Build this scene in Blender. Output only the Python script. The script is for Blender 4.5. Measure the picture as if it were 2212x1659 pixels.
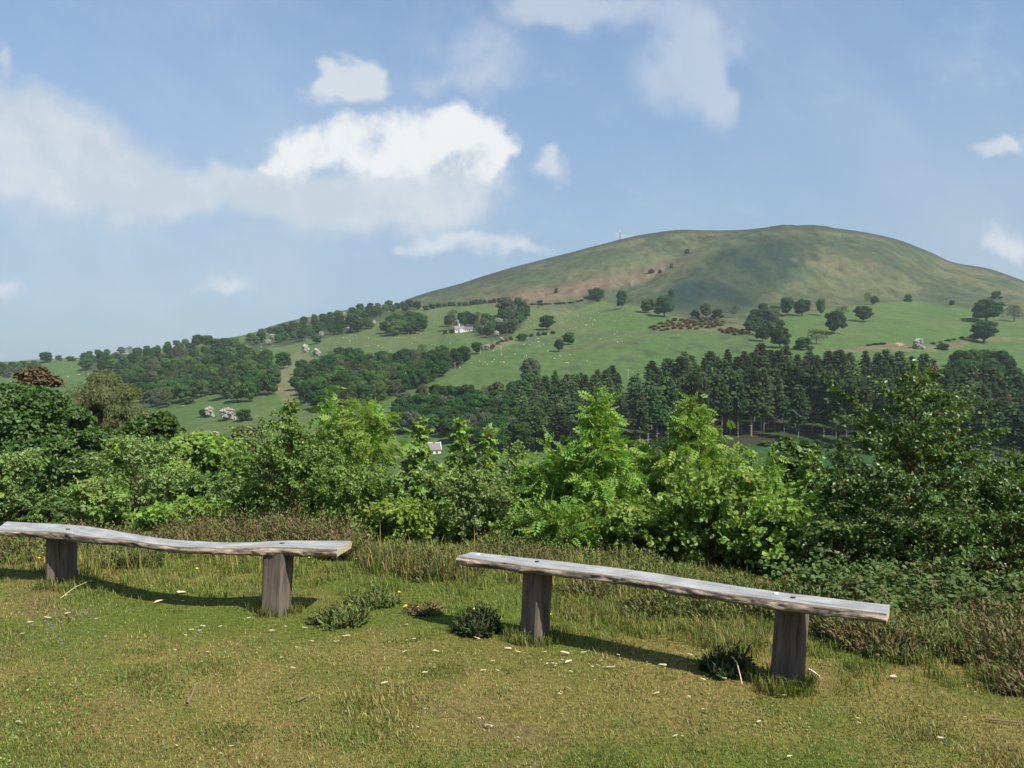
import bpy, math, random
import numpy as np
from mathutils import Vector, Matrix
random.seed(7); RNG = np.random.default_rng(7)
for o in list(bpy.data.objects): bpy.data.objects.remove(o)
SC = bpy.context.scene; COL = SC.collection
# ---------------------------------------------------------------- camera, sky, sun, exposure
F, CX, CY = 830.0, 512.0, 384.0            # focal length and centre in pixels of a 1024 x 768 frame
cam = bpy.data.cameras.new('camera'); camo = bpy.data.objects.new('camera', cam); COL.objects.link(camo)
camo.location = (0, 0, 0); camo.rotation_euler = (math.radians(90), 0, 0)
cam.sensor_width = 36.0; cam.lens = 36.0*F/1024.0; cam.clip_start = 0.05; cam.clip_end = 9000
SC.camera = camo
SUN = Vector((0.68, -0.62, 1.0)).normalized()
SC.view_settings.view_transform = 'Standard'; SC.view_settings.look = 'None'
SC.view_settings.exposure = 0.65; SC.view_settings.gamma = 1.0; SC.view_settings.use_curve_mapping = False
cy = SC.cycles
cy.use_denoising = True; cy.max_bounces = 6; cy.diffuse_bounces = 3; cy.glossy_bounces = 2
cy.transmission_bounces = 4; cy.transparent_max_bounces = 4; cy.volume_bounces = 1
cy.use_adaptive_sampling = True; cy.adaptive_threshold = 0.015; cy.sample_clamp_indirect = 4
cy.caustics_reflective = False; cy.caustics_refractive = False

W = bpy.data.worlds.new("World"); SC.world = W; W.use_nodes = True
W.cycles.sampling_method = 'MANUAL'; W.cycles.sample_map_resolution = 512
def build_world():
    nt = W.node_tree; N = nt.nodes; L = nt.links; N.clear()
    out = N.new('ShaderNodeOutputWorld'); bg = N.new('ShaderNodeBackground'); L.new(bg.outputs[0], out.inputs[0])
    bg.inputs['Strength'].default_value = STRENGTH
    sky = N.new('ShaderNodeTexSky'); sky.sky_type = 'NISHITA'; sky.sun_disc = False
    sky.sun_elevation = math.asin(SUN.z); sky.sun_rotation = math.atan2(SUN.x, SUN.y)
    sky.altitude = 250; sky.air_density = 1.0; sky.dust_density = 1.6; sky.ozone_density = 2.2
    def math_n(op, a, b=None, c=None, clamp=False):
        n = N.new('ShaderNodeMath'); n.operation = op; n.use_clamp = clamp
        for i, v in enumerate((a, b, c)):
            if v is None: continue
            if isinstance(v, (int, float)): n.inputs[i].default_value = v
            else: L.new(v, n.inputs[i])
        return n.outputs[0]
    def vec(op, a, b=None, c=None):
        n = N.new('ShaderNodeVectorMath'); n.operation = op
        for i, v in enumerate((a, b, c)):
            if v is None: continue
            if isinstance(v, (tuple, list)): n.inputs[i].default_value = v
            else: L.new(v, n.inputs[i])
        return n
    def mapr(v, a, b, c=0.0, d=1.0, smooth=True):
        n = N.new('ShaderNodeMapRange'); n.interpolation_type = 'SMOOTHSTEP' if smooth else 'LINEAR'
        L.new(v, n.inputs[0])
        for i, x in enumerate((a, b, c, d)): n.inputs[i+1].default_value = x
        return n.outputs[0]
    def mix(f, a, b):
        n = N.new('ShaderNodeMix'); n.data_type = 'RGBA'
        if isinstance(f, float): n.inputs[0].default_value = f
        else: L.new(f, n.inputs[0])
        for s, v in ((6, a), (7, b)):
            if isinstance(v, tuple): n.inputs[s].default_value = v
            else: L.new(v, n.inputs[s])
        return n.outputs[2]
    def noise(v, scale, det=5, rough=0.55, dist=0.0):
        n = N.new('ShaderNodeTexNoise'); L.new(v, n.inputs['Vector'])
        n.inputs['Scale'].default_value = scale; n.inputs['Detail'].default_value = det
        n.inputs['Roughness'].default_value = rough; n.inputs['Distortion'].default_value = dist
        return n
    tc = N.new('ShaderNodeTexCoord'); d = tc.outputs['Generated']
    sep = N.new('ShaderNodeSeparateXYZ'); L.new(d, sep.inputs[0])
    ay = math_n('MAXIMUM', math_n('ABSOLUTE', sep.outputs[1]), 0.08)
    a = math_n('DIVIDE', sep.outputs[0], ay); b = math_n('DIVIDE', sep.outputs[2], ay)
    cmb = N.new('ShaderNodeCombineXYZ'); L.new(a, cmb.inputs[0]); L.new(b, cmb.inputs[1])
    L.new(math_n('MULTIPLY', sep.outputs[1], 0.3), cmb.inputs[2])
    V0 = cmb.outputs[0]
    n1 = noise(V0, 9.0, 3, 0.5); n2 = noise(V0, 30.0, 4, 0.55)
    w1 = vec('MULTIPLY_ADD', n1.outputs['Color'], (0.10, 0.075, 0), (-0.05, -0.0375, 0))
    w2 = vec('MULTIPLY_ADD', n2.outputs['Color'], (0.032, 0.03, 0), (-0.016, -0.015, 0))
    V = vec('ADD', vec('ADD', V0, w1.outputs[0]).outputs[0], w2.outputs[0]).outputs[0]
    def field(blobs):
        acc = None
        for (px, py, sx, sy, amp) in blobs:
            a0 = (px-CX)/F; b0 = (CY-py)/F; ix = F/sx; iy = F/sy
            m = vec('MULTIPLY_ADD', V, (ix, iy, 0), (-a0*ix, -b0*iy, 0))
            v = mapr(vec('LENGTH', m.outputs[0]).outputs['Value'], 1.5, 0.0, 0.0, amp)
            acc = v if acc is None else math_n('ADD', acc, v)
        return acc
    cum = [(283,164,32,32,.8),(297,144,24,20,.6),(262,176,28,16,.5),(322,150,22,22,.5),(345,142,26,28,.75),(362,128,26,18,.45),(335,172,50,24,.6),(396,152,40,34,.75),
           (428,126,50,28,.95),(468,138,34,36,.95),(487,164,22,32,.75),(430,165,56,28,.6)]
    puff = [(330,74,24,20,.8),(352,84,34,22,.8),(378,86,22,18,.6),(318,94,30,16,.5),(350,100,46,14,.35)]
    small = [(552,172,30,15,.8),(548,160,12,14,.5),(400,244,26,13,.55),(432,240,34,14,.75),(462,244,40,14,.6),(505,240,40,16,.85),(545,246,26,11,.5),
             (1004,146,40,16,.9),(1030,142,26,22,.6),(1012,250,40,22,.85),(985,246,26,12,.4),(222,286,30,11,.75),(240,296,30,8,.4),(6,284,30,12,.7),
             (2,62,12,26,.7),(120,294,50,10,.42),(612,236,22,8,.6)]
    veil = [(-30,118,120,62,1.1),(50,150,110,50,.95),(110,180,100,44,.9),(180,192,90,34,.9),(250,192,90,26,.85),(360,186,110,24,.9),(430,196,90,28,.9),(470,176,50,24,.5),
            (320,210,70,20,.75),(60,215,160,50,.5),(430,225,130,36,.45),(480,30,70,34,.35),(470,78,70,26,.42)]
    wisp = [(600,6,80,24,1.15),(545,10,40,18,.7),(690,30,46,38,.85),(668,78,44,46,.85),(702,96,30,34,.75),(715,118,20,24,.95),(716,60,20,40,.5),
            (480,40,60,34,.5),(460,80,70,18,.42),(735,200,30,14,.4),(840,105,30,12,.38),(830,186,18,14,.25),(960,60,90,60,.22)]
    fb = noise(V0, 17.0, 8, 0.62); fb2 = noise(V0, 6.0, 6, 0.62, 0.5); fb3 = noise(V0, 38.0, 5, 0.6)
    fbc = math_n('SUBTRACT', fb.outputs[0], 0.5); fb2c = math_n('SUBTRACT', fb2.outputs[0], 0.5)
    fbs = math_n('MULTIPLY_ADD', math_n('SUBTRACT', fb3.outputs[0], 0.5), 0.5, fbc)
    py_b = lambda py: (CY-py)/F
    bn = math_n('MULTIPLY_ADD', fb2c, 0.06, b)
    cumF = field(cum)
    cmask = math_n('MULTIPLY', mapr(math_n('MULTIPLY_ADD', fbs, 1.5, cumF), 0.30, 1.12), mapr(bn, py_b(210), py_b(168)))
    pmask = mapr(math_n('MULTIPLY_ADD', fbs, 1.1, field(puff)), 0.30, 0.95, 0, 0.80)
    smask = mapr(math_n('MULTIPLY_ADD', fbs, 1.3, field(small)), 0.24, 1.05, 0, 0.66)
    vmask = mapr(math_n('MULTIPLY_ADD', fbs, 0.9, math_n('MULTIPLY_ADD', fb2c, 0.9, field(veil))), 0.10, 1.30, 0.0, 0.84)
    wmask = mapr(math_n('ADD', math_n('MULTIPLY_ADD', fb2c, 1.1, field(wisp)), math_n('MULTIPLY', fbc, 0.5)), 0.06, 1.15, 0.0, 0.62)
    gen = noise(d, 2.6, 6, 0.6, 0.4)               # thin veil all round the sky
    gmask = mapr(gen.outputs[0], 0.36, 0.85, 0.0, 0.45)
    hz = mapr(sep.outputs[2], 0.52, 0.0, HZ_TOP, HZ_LOW)
    skyc = vec('MULTIPLY', sky.outputs[0], SKY_GAIN).outputs[0]
    c0 = mix(hz, skyc, HORIZON)
    c1 = mix(gmask, c0, tuple(x*WHITE_CL for x in (0.64, 0.72, 0.80))+(1,))
    vcol = mix(mapr(math_n('MULTIPLY_ADD', fbc, 0.5, fb2.outputs[0]), 0.38, 0.66), tuple(x*WHITE_CL for x in (0.635, 0.715, 0.785))+(1,), tuple(x*WHITE_CL for x in (0.775, 0.815, 0.85))+(1,))
    c2 = mix(vmask, c1, vcol)
    c3 = mix(wmask, c2, tuple(x*WHITE_CL for x in (0.70, 0.78, 0.87))+(1,))
    c4 = mix(smask, c3, tuple(x*WHITE_CL for x in (0.84, 0.87, 0.90))+(1,))
    c4 = mix(pmask, c4, tuple(x*WHITE_CL for x in (0.80, 0.845, 0.88))+(1,))
    lit = mapr(math_n('MULTIPLY_ADD', fbs, 0.20, b), py_b(208), py_b(150))
    cc = mix(lit, tuple(x*WHITE_CL for x in (0.68, 0.75, 0.805))+(1,), tuple(x*WHITE_CL for x in (0.945, 0.96, 0.98))+(1,))
    c5 = mix(cmask, c4, cc)
    L.new(c5, bg.inputs['Color'])
STRENGTH = 0.12; WHITE_CL = 0.92/(STRENGTH*1.57); HZ_TOP, HZ_LOW = 0.16, 0.84
SKY_GAIN = (0.87, 0.97, 1.02); HORIZON = tuple(x/(STRENGTH*1.57) for x in (0.29, 0.38, 0.485))+(1,)
build_world()

sl = bpy.data.lights.new('sun', 'SUN'); sl.energy = 4.9; sl.angle = math.radians(0.5); sl.color = (1.0, 0.95, 0.86)
so = bpy.data.objects.new('sun', sl); COL.objects.link(so); so.rotation_euler = SUN.to_track_quat('Z', 'Y').to_euler()
so.location = (20, -20, 40)

# ---------------------------------------------------------------- helpers
def hash2(ix, iy, seed):
    h = (ix.astype(np.int64)*374761393 + iy.astype(np.int64)*668265263 + seed*974634777) & 0x7fffffff
    h = ((h ^ (h >> 13))*1274126177) & 0x7fffffff
    return ((h ^ (h >> 16)) & 0xffff)/65535.0
def vnoise(x, y, seed=0):
    x = np.asarray(x, float); y = np.asarray(y, float)
    ix = np.floor(x); iy = np.floor(y); fx = x-ix; fy = y-iy
    fx = fx*fx*(3-2*fx); fy = fy*fy*(3-2*fy)
    a = hash2(ix, iy, seed); b = hash2(ix+1, iy, seed); c = hash2(ix, iy+1, seed); d = hash2(ix+1, iy+1, seed)
    return (a*(1-fx)+b*fx)*(1-fy) + (c*(1-fx)+d*fx)*fy
def fbm(x, y, seed=0, oct=4):
    s = 0; amp = 0.5; t = 0
    for k in range(oct):
        s = s + amp*vnoise(x*2**k+k*17.3, y*2**k-k*9.1, seed+k); t += amp; amp *= 0.5
    return s/t
def smooth(a, b, x):
    t = np.clip((x-a)/(b-a), 0, 1); return t*t*(3-2*t)

def fast_mesh(name, V, faces, cols=None, smooth_f=False, uv=None):
    """V (n,3); faces: list of (m,k) index arrays; cols (n,3) point colours; uv (n,2) per point."""
    me = bpy.data.meshes.new(name); V = np.asarray(V, np.float32)
    me.vertices.add(len(V)); me.vertices.foreach_set('co', V.ravel())
    faces = [np.asarray(f, np.int32) for f in faces if len(f)]
    idx = np.concatenate([f.ravel() for f in faces]); tot = np.concatenate([np.full(len(f), f.shape[1], np.int32) for f in faces])
    st = np.concatenate([[0], np.cumsum(tot)[:-1]]).astype(np.int32)
    me.loops.add(len(idx)); me.loops.foreach_set('vertex_index', idx)
    me.polygons.add(len(tot)); me.polygons.foreach_set('loop_start', st); me.polygons.foreach_set('loop_total', tot)
    me.polygons.foreach_set('use_smooth', np.full(len(tot), bool(smooth_f)))
    if cols is not None:
        at = me.attributes.new('tint', 'FLOAT_COLOR', 'POINT')
        c4 = np.ones((len(V), 4), np.float32); c4[:, :3] = cols; at.data.foreach_set('color', c4.ravel())
    if uv is not None:
        ul = me.uv_layers.new(name='grain'); ul.data.foreach_set('uv', np.asarray(uv, np.float32)[idx].ravel())
    me.update(calc_edges=True); me.validate()
    return me
def link(name, me, mat=None, parent=None, loc=None):
    o = bpy.data.objects.new(name, me); COL.objects.link(o)
    if mat is not None and me is not None:
        for m in (mat if isinstance(mat, (list, tuple)) else [mat]): me.materials.append(m)
    if parent is not None: o.parent = parent
    if loc is not None: o.location = loc
    return o
def tag(o, label, cat, group=None, kind=None):
    if label: o['label'] = label
    if cat: o['category'] = cat
    if group: o['group'] = group
    if kind: o['kind'] = kind
    return o
def thing(name, label, cat, loc, group=None, rz=0.0):
    o = bpy.data.objects.new(name, None); COL.objects.link(o); o.location = loc; o.rotation_euler = (0, 0, rz)
    o.empty_display_size = 0.2
    return tag(o, label, cat, group)
def tubes(paths, sides=5):
    """paths: list of (pts (k,3), radii (k,)) -> V, [quads]"""
    Vs, Fs, off = [], [], 0
    for pts, rad in paths:
        pts = np.asarray(pts, float); k = len(pts)
        t = np.gradient(pts, axis=0); t /= np.linalg.norm(t, axis=1, keepdims=True)+1e-9
        ref = np.where(np.abs(t[:, 2:3]) > 0.9, np.array([[1., 0, 0]]), np.array([[0., 0, 1]]))
        n = np.cross(t, ref); n /= np.linalg.norm(n, axis=1, keepdims=True)+1e-9; bb = np.cross(t, n)
        an = np.arange(sides)*2*np.pi/sides
        ring = pts[:, None]+np.asarray(rad)[:, None, None]*(np.cos(an)[None, :, None]*n[:, None]+np.sin(an)[None, :, None]*bb[:, None])
        Vs.append(ring.reshape(-1, 3)); i = np.arange(k-1)[:, None]*sides; j = np.arange(sides)[None]; j2 = (j+1) % sides
        Fs.append(np.stack([i+j, i+j2, i+sides+j2, i+sides+j], -1).reshape(-1, 4)+off)
        off += k*sides
    return np.concatenate(Vs), [np.concatenate(Fs)]
def join(parts):
    """parts: list of (V, faces, cols or None)"""
    Vs, Cs, Fd, off = [], [], {}, 0
    for V, fs, c in parts:
        Vs.append(V); Cs.append(np.ones((len(V), 3)) if c is None else (np.tile(c, (len(V), 1)) if np.ndim(c) == 1 else c))
        for f in fs: Fd.setdefault(f.shape[1], []).append(f+off)
        off += len(V)
    return np.concatenate(Vs), [np.concatenate(f) for f in Fd.values()], np.concatenate(Cs)
def boxv(x0, x1, y0, y1, z0, z1):
    V = np.array([[x0,y0,z0],[x1,y0,z0],[x1,y1,z0],[x0,y1,z0],[x0,y0,z1],[x1,y0,z1],[x1,y1,z1],[x0,y1,z1]], float)
    Fq = np.array([[0,3,2,1],[4,5,6,7],[0,1,5,4],[1,2,6,5],[2,3,7,6],[3,0,4,7]])
    return V, [Fq]

# ---------------------------------------------------------------- materials
def new_mat(name):
    m = bpy.data.materials.new(name); m.use_nodes = True; nt = m.node_tree; nt.nodes.clear()
    out = nt.nodes.new('ShaderNodeOutputMaterial'); return m, nt, out
def N_(nt, typ, **kw):
    n = nt.nodes.new(typ)
    for k, v in kw.items(): setattr(n, k, v)
    return n
def leaf_mat(name, base, rough=0.42, spec=0.4, trans=0.32, vary=0.10, hue=0.015):
    m, nt, out = new_mat(name); L = nt.links
    at = N_(nt, 'ShaderNodeAttribute', attribute_name='tint')
    mul = N_(nt, 'ShaderNodeMix', data_type='RGBA', blend_type='MULTIPLY'); mul.inputs[0].default_value = 1
    mul.inputs[6].default_value = (*base, 1); L.new(at.outputs['Color'], mul.inputs[7])
    oi = N_(nt, 'ShaderNodeObjectInfo')
    mr = N_(nt, 'ShaderNodeMapRange'); L.new(oi.outputs['Random'], mr.inputs[0]); mr.inputs[3].default_value = 1-vary*1.6; mr.inputs[4].default_value = 1+vary*1.6
    mh = N_(nt, 'ShaderNodeMapRange'); L.new(oi.outputs['Random'], mh.inputs[0]); mh.inputs[3].default_value = 0.5-hue; mh.inputs[4].default_value = 0.5+hue
    hs = N_(nt, 'ShaderNodeHueSaturation'); L.new(mul.outputs[2], hs.inputs['Color']); L.new(mr.outputs[0], hs.inputs['Value']); L.new(mh.outputs[0], hs.inputs['Hue'])
    p = N_(nt, 'ShaderNodeBsdfPrincipled'); L.new(hs.outputs[0], p.inputs['Base Color']); p.inputs['Roughness'].default_value = rough
    p.inputs['Specular IOR Level'].default_value = spec
    if trans > 0:
        t = N_(nt, 'ShaderNodeBsdfTranslucent'); g = N_(nt, 'ShaderNodeMix', data_type='RGBA', blend_type='MULTIPLY'); g.inputs[0].default_value = 1
        L.new(hs.outputs[0], g.inputs[6]); g.inputs[7].default_value = (1.22, 1.32, 0.62, 1); L.new(g.outputs[2], t.inputs[0])
        mx = N_(nt, 'ShaderNodeMixShader'); mx.inputs[0].default_value = trans; L.new(p.outputs[0], mx.inputs[1]); L.new(t.outputs[0], mx.inputs[2])
        L.new(mx.outputs[0], out.inputs[0])
    else: L.new(p.outputs[0], out.inputs[0])
    return m
def plain_mat(name, c, rough=0.7, noise_scale=None, amt=0.35, spec=0.3, tint=False, c2=None, stretch=(1,1,1), bump=0.0):
    m, nt, out = new_mat(name); L = nt.links
    p = N_(nt, 'ShaderNodeBsdfPrincipled'); p.inputs['Roughness'].default_value = rough; p.inputs['Specular IOR Level'].default_value = spec
    L.new(p.outputs[0], out.inputs[0]); src = None
    if noise_scale:
        tc = N_(nt, 'ShaderNodeTexCoord'); mp = N_(nt, 'ShaderNodeMapping'); mp.inputs['Scale'].default_value = stretch
        L.new(tc.outputs['Object'], mp.inputs[0])
        n = N_(nt, 'ShaderNodeTexNoise'); n.inputs['Scale'].default_value = noise_scale; n.inputs['Detail'].default_value = 6
        L.new(mp.outputs[0], n.inputs['Vector'])
        r = N_(nt, 'ShaderNodeValToRGB'); L.new(n.outputs[0], r.inputs[0])
        cc = c2 if c2 else tuple(x*(1-amt) for x in c)
        r.color_ramp.elements[0].position = 0.35; r.color_ramp.elements[0].color = (*cc, 1)
        r.color_ramp.elements[1].position = 0.65; r.color_ramp.elements[1].color = (*c, 1); src = r.outputs[0]
        if bump:
            b = N_(nt, 'ShaderNodeBump'); b.inputs['Strength'].default_value = bump; L.new(n.outputs[0], b.inputs['Height']); L.new(b.outputs[0], p.inputs['Normal'])
    if tint:
        at = N_(nt, 'ShaderNodeAttribute', attribute_name='tint')
        mul = N_(nt, 'ShaderNodeMix', data_type='RGBA', blend_type='MULTIPLY'); mul.inputs[0].default_value = 1
        if src is None: mul.inputs[6].default_value = (*c, 1)
        else: L.new(src, mul.inputs[6])
        L.new(at.outputs['Color'], mul.inputs[7]); src = mul.outputs[2]
    if src is None: p.inputs['Base Color'].default_value = (*c, 1)
    else: L.new(src, p.inputs['Base Color'])
    return m
# ---------------------------------------------------------------- terrain heights
def pchip(xk, yk, x):
    """xk (K,), yk (..., K), x (...) -> shape-preserving cubic"""
    h = np.diff(xk); dl = np.diff(yk, axis=-1)/h
    d = np.zeros_like(yk)
    a, b = dl[..., :-1], dl[..., 1:]; w1 = 2*h[1:]+h[:-1]; w2 = h[1:]+2*h[:-1]
    ok = a*b > 0
    d[..., 1:-1] = np.where(ok, (w1+w2)/(w1/np.where(ok, a, 1)+w2/np.where(ok, b, 1)), 0)
    d[..., 0] = dl[..., 0]; d[..., -1] = dl[..., -1]
    i = np.clip(np.searchsorted(xk, x)-1, 0, len(xk)-2)
    t = np.clip((x-xk[i])/h[i], 0, 1)
    if yk.ndim == 1: y0, y1, d0, d1 = yk[i], yk[i+1], d[i], d[i+1]
    else:
        g = lambda A, k: np.take_along_axis(A, k[..., None], -1)[..., 0]
        y0, y1, d0, d1 = g(yk, i), g(yk, i+1), g(d, i), g(d, i+1)
    hh = h[i]; t2 = t*t; t3 = t2*t
    return y0*(2*t3-3*t2+1)+y1*(3*t2-2*t3)+d0*hh*(t3-2*t2+t)+d1*hh*(t3-t2)
KY = np.array([150, 200, 260, 330, 400, 500, 600, 800, 1000, 1200, 1400, 1700, 2300.])
SKY_PX = np.array([-320, -100, 0, 60, 128, 190, 256, 287, 324, 361, 387, 417, 463, 509, 556, 602, 620, 648, 685, 741, 782, 819, 857, 889, 926, 954, 986, 1024, 1150, 1400.])
SKY_PY = np.array([366, 364, 362, 360, 354, 345, 332, 322, 314, 308.5, 307, 296, 283, 268, 256, 244, 239.5, 234, 230, 230, 227, 227, 231, 237, 250, 262, 268, 281, 330, 380.])
CPX = np.array([-320, 0, 128, 256, 384, 512, 640, 768, 896, 1024, 1400.])
CPY = np.array([  # rows by column: Y = 330, 400, 500, 600, 800, 1000
    [470,450,425,405,382,370], [470,448,425,405,380,366], [468,440,416,398,372,358], [460,428,400,380,352,338],
    [455,425,392,368,338,318], [450,415,380,358,328,306], [442,408,374,352,322,300], [437,400,370,349,318,298],
    [440,402,375,352,321,299], [445,410,385,362,326,304], [450,420,400,385,360,345]])
CTRL = []
for px in SKY_PX:
    sk = SKY_PY[list(SKY_PX).index(px)]
    row = [pchip(CPX, CPY[:, k], np.array([px]))[0] for k in range(6)]
    row[5] = max(row[5], sk+2)
    z14 = (CY-sk)/F*1400
    CTRL.append([CY+33/150*F, CY+32/200*F, CY+28.5/260*F]+row+[sk+0.30*(row[5]-sk), sk, CY-(z14-22)/1700*F, CY-(z14-130)/2300*F])
CTRL = np.array(CTRL)
LKY = np.log(KY)
def far_z(x, y):
    px = np.clip(CX+F*x/y, -320, 1400)
    M = np.stack([pchip(SKY_PX, CTRL[:, k], px) for k in range(len(KY))], -1)
    z = (CY-pchip(LKY, M, np.log(np.clip(y, 150, 2300))))/F*y
    far = smooth(260, 500, y)
    z = z+far*(fbm(x/70, y/110, 3, 4)-0.5)*9*smooth(300, 900, y)*smooth(1500, 1250, y)
    # gully to the left of the right-hand dome, and small folds on the open hill
    gx = 560+(np.clip(y, 850, 1450)-900)*0.34
    z = z-13*np.exp(-((px-gx)/34)**2)*smooth(880, 1000, y)*smooth(1380, 1200, y)
    z = z+16*np.exp(-((px-gx-95)/60)**2)*smooth(900, 1050, y)*smooth(1390, 1250, y)
    z = z-9*np.exp(-((px-925)/26)**2)*smooth(900, 1050, y)*smooth(1380, 1200, y)
    z = z+(fbm(x/26+31, y/60, 11, 3)-0.5)*7*smooth(880, 1050, y)*smooth(1390, 1300, y)
    return z
def brow(x):
    return np.interp(x, [-30, -8, -3, -1, 0.6, 1.5, 2.5, 3.4, 5, 9, 30], [8.8, 8.6, 8.1, 7.7, 7.35, 6.9, 6.25, 5.9, 5.8, 6.4, 8])
def near_z(x, y):
    e = brow(x)
    d = np.clip(y-e, 0, None)
    z = -1.575+0.05*(fbm(x*0.5+40, y*0.5, 5, 3)-0.5)-0.006*x*smooth(20, 5, np.abs(x))+0.004*(5-y)*smooth(12, 8, np.abs(y))
    z = z+0.05*np.exp(-((x+3.2)**2/1.2+(y-6.6)**2/2.5))
    return z-0.36*d*d/(d+3.0)
def H(x, y):
    x = np.asarray(x, float); y = np.asarray(y, float)
    w = smooth(60, 150, y); zn = near_z(x, np.minimum(y, 160))
    return np.where(w > 0, zn*(1-w)+far_z(x, np.maximum(y, 61))*w, zn)
_YS = np.exp(np.linspace(math.log(240), math.log(1500), 900))
_cache = {}
def ground_at(px, py):
    """world point of the far hillside seen in the direction of pixel px, py"""
    k = int(round(px))
    if k not in _cache:
        xs = (k-CX)/F*_YS; z = H(xs, _YS); _cache[k] = CY-F*z/_YS
    p = _cache[k]; i = int(np.argmax(p <= py)) if (p <= py).any() else int(np.argmin(p))
    Y = _YS[i]; x = (px-CX)/F*Y
    return float(x), float(Y), float(H(np.array([x]), np.array([Y]))[0])
def near_at(px, Y):
    x = (px-CX)/F*Y; return x, Y, float(H(np.array([x]), np.array([Y]))[0])
def lawn_at(px, py):
    Y = 1.57*F/(py-CY)
    for _ in range(6):
        x = (px-CX)/F*Y; z = float(near_z(np.array([x]), np.array([Y]))[0]); Y = -z*F/(py-CY)
    x = (px-CX)/F*Y
    return x, Y, float(near_z(np.array([x]), np.array([Y]))[0])

def in_poly(px, py, P):
    P = np.asarray(P, float); c = np.zeros(np.shape(px), bool); n = len(P); j = n-1
    for i in range(n):
        xi, yi = P[i]; xj, yj = P[j]
        c ^= ((yi > py) != (yj > py)) & (px < (xj-xi)*(py-yi)/(yj-yi+1e-12)+xi); j = i
    return c
# woods as seen on the far slope (centres of crowns)
WOOD_LEFT = [(76,366),(90,352),(106,350),(137,351),(186,341),(211,341),(236,343),(273,362),(276,388),(242,395),(205,388),(186,394),(159,403),(138,394),(120,374),(112,367)]
WOOD_MID = [(295,368),(318,363),(342,352),(362,357),(392,358),(410,352),(440,352),(465,356),(462,361),(430,376),(400,388),(374,398),(350,402),(318,404),(296,390)]
WOOD_RIDGE = [(248,338),(276,330),(310,318),(362,309),(412,303),(418,306),(380,314),(374,322),(364,326),(312,334),(275,341),(250,343)]
WOOD_LOW = [(386,425),(400,408),(420,398),(445,396),(500,392),(522,394),(522,440),(486,444),(456,436),(440,426),(396,428)]
WOOD_FARM = [(446,322),(470,315),(500,318),(508,302),(524,300),(528,312),(518,326),(500,334),(478,331),(468,322)]
PINE_LEFT = [(508,396),(540,388),(566,384),(590,382),(618,378),(618,420),(600,438),(560,436),(522,430)]
PINE_RIGHT = [(634,392),(650,378),(690,368),(740,364),(800,366),(860,372),(900,372),(960,386),(1050,392),(1050,452),(960,446),(905,430),(840,419),(770,418),(700,420),(634,424)]
FIELD_TOP_PX = np.array([-400, 240, 312, 368, 419, 491, 528, 560, 579, 600, 648, 690, 745, 768, 790, 861, 905, 961, 1000, 1024, 1400.])
FIELD_TOP_PY = np.array([330, 336, 331, 320, 309, 304, 308, 312, 310, 302, 308, 321, 334, 326, 313, 305, 301, 307, 318, 320, 380.])

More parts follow.
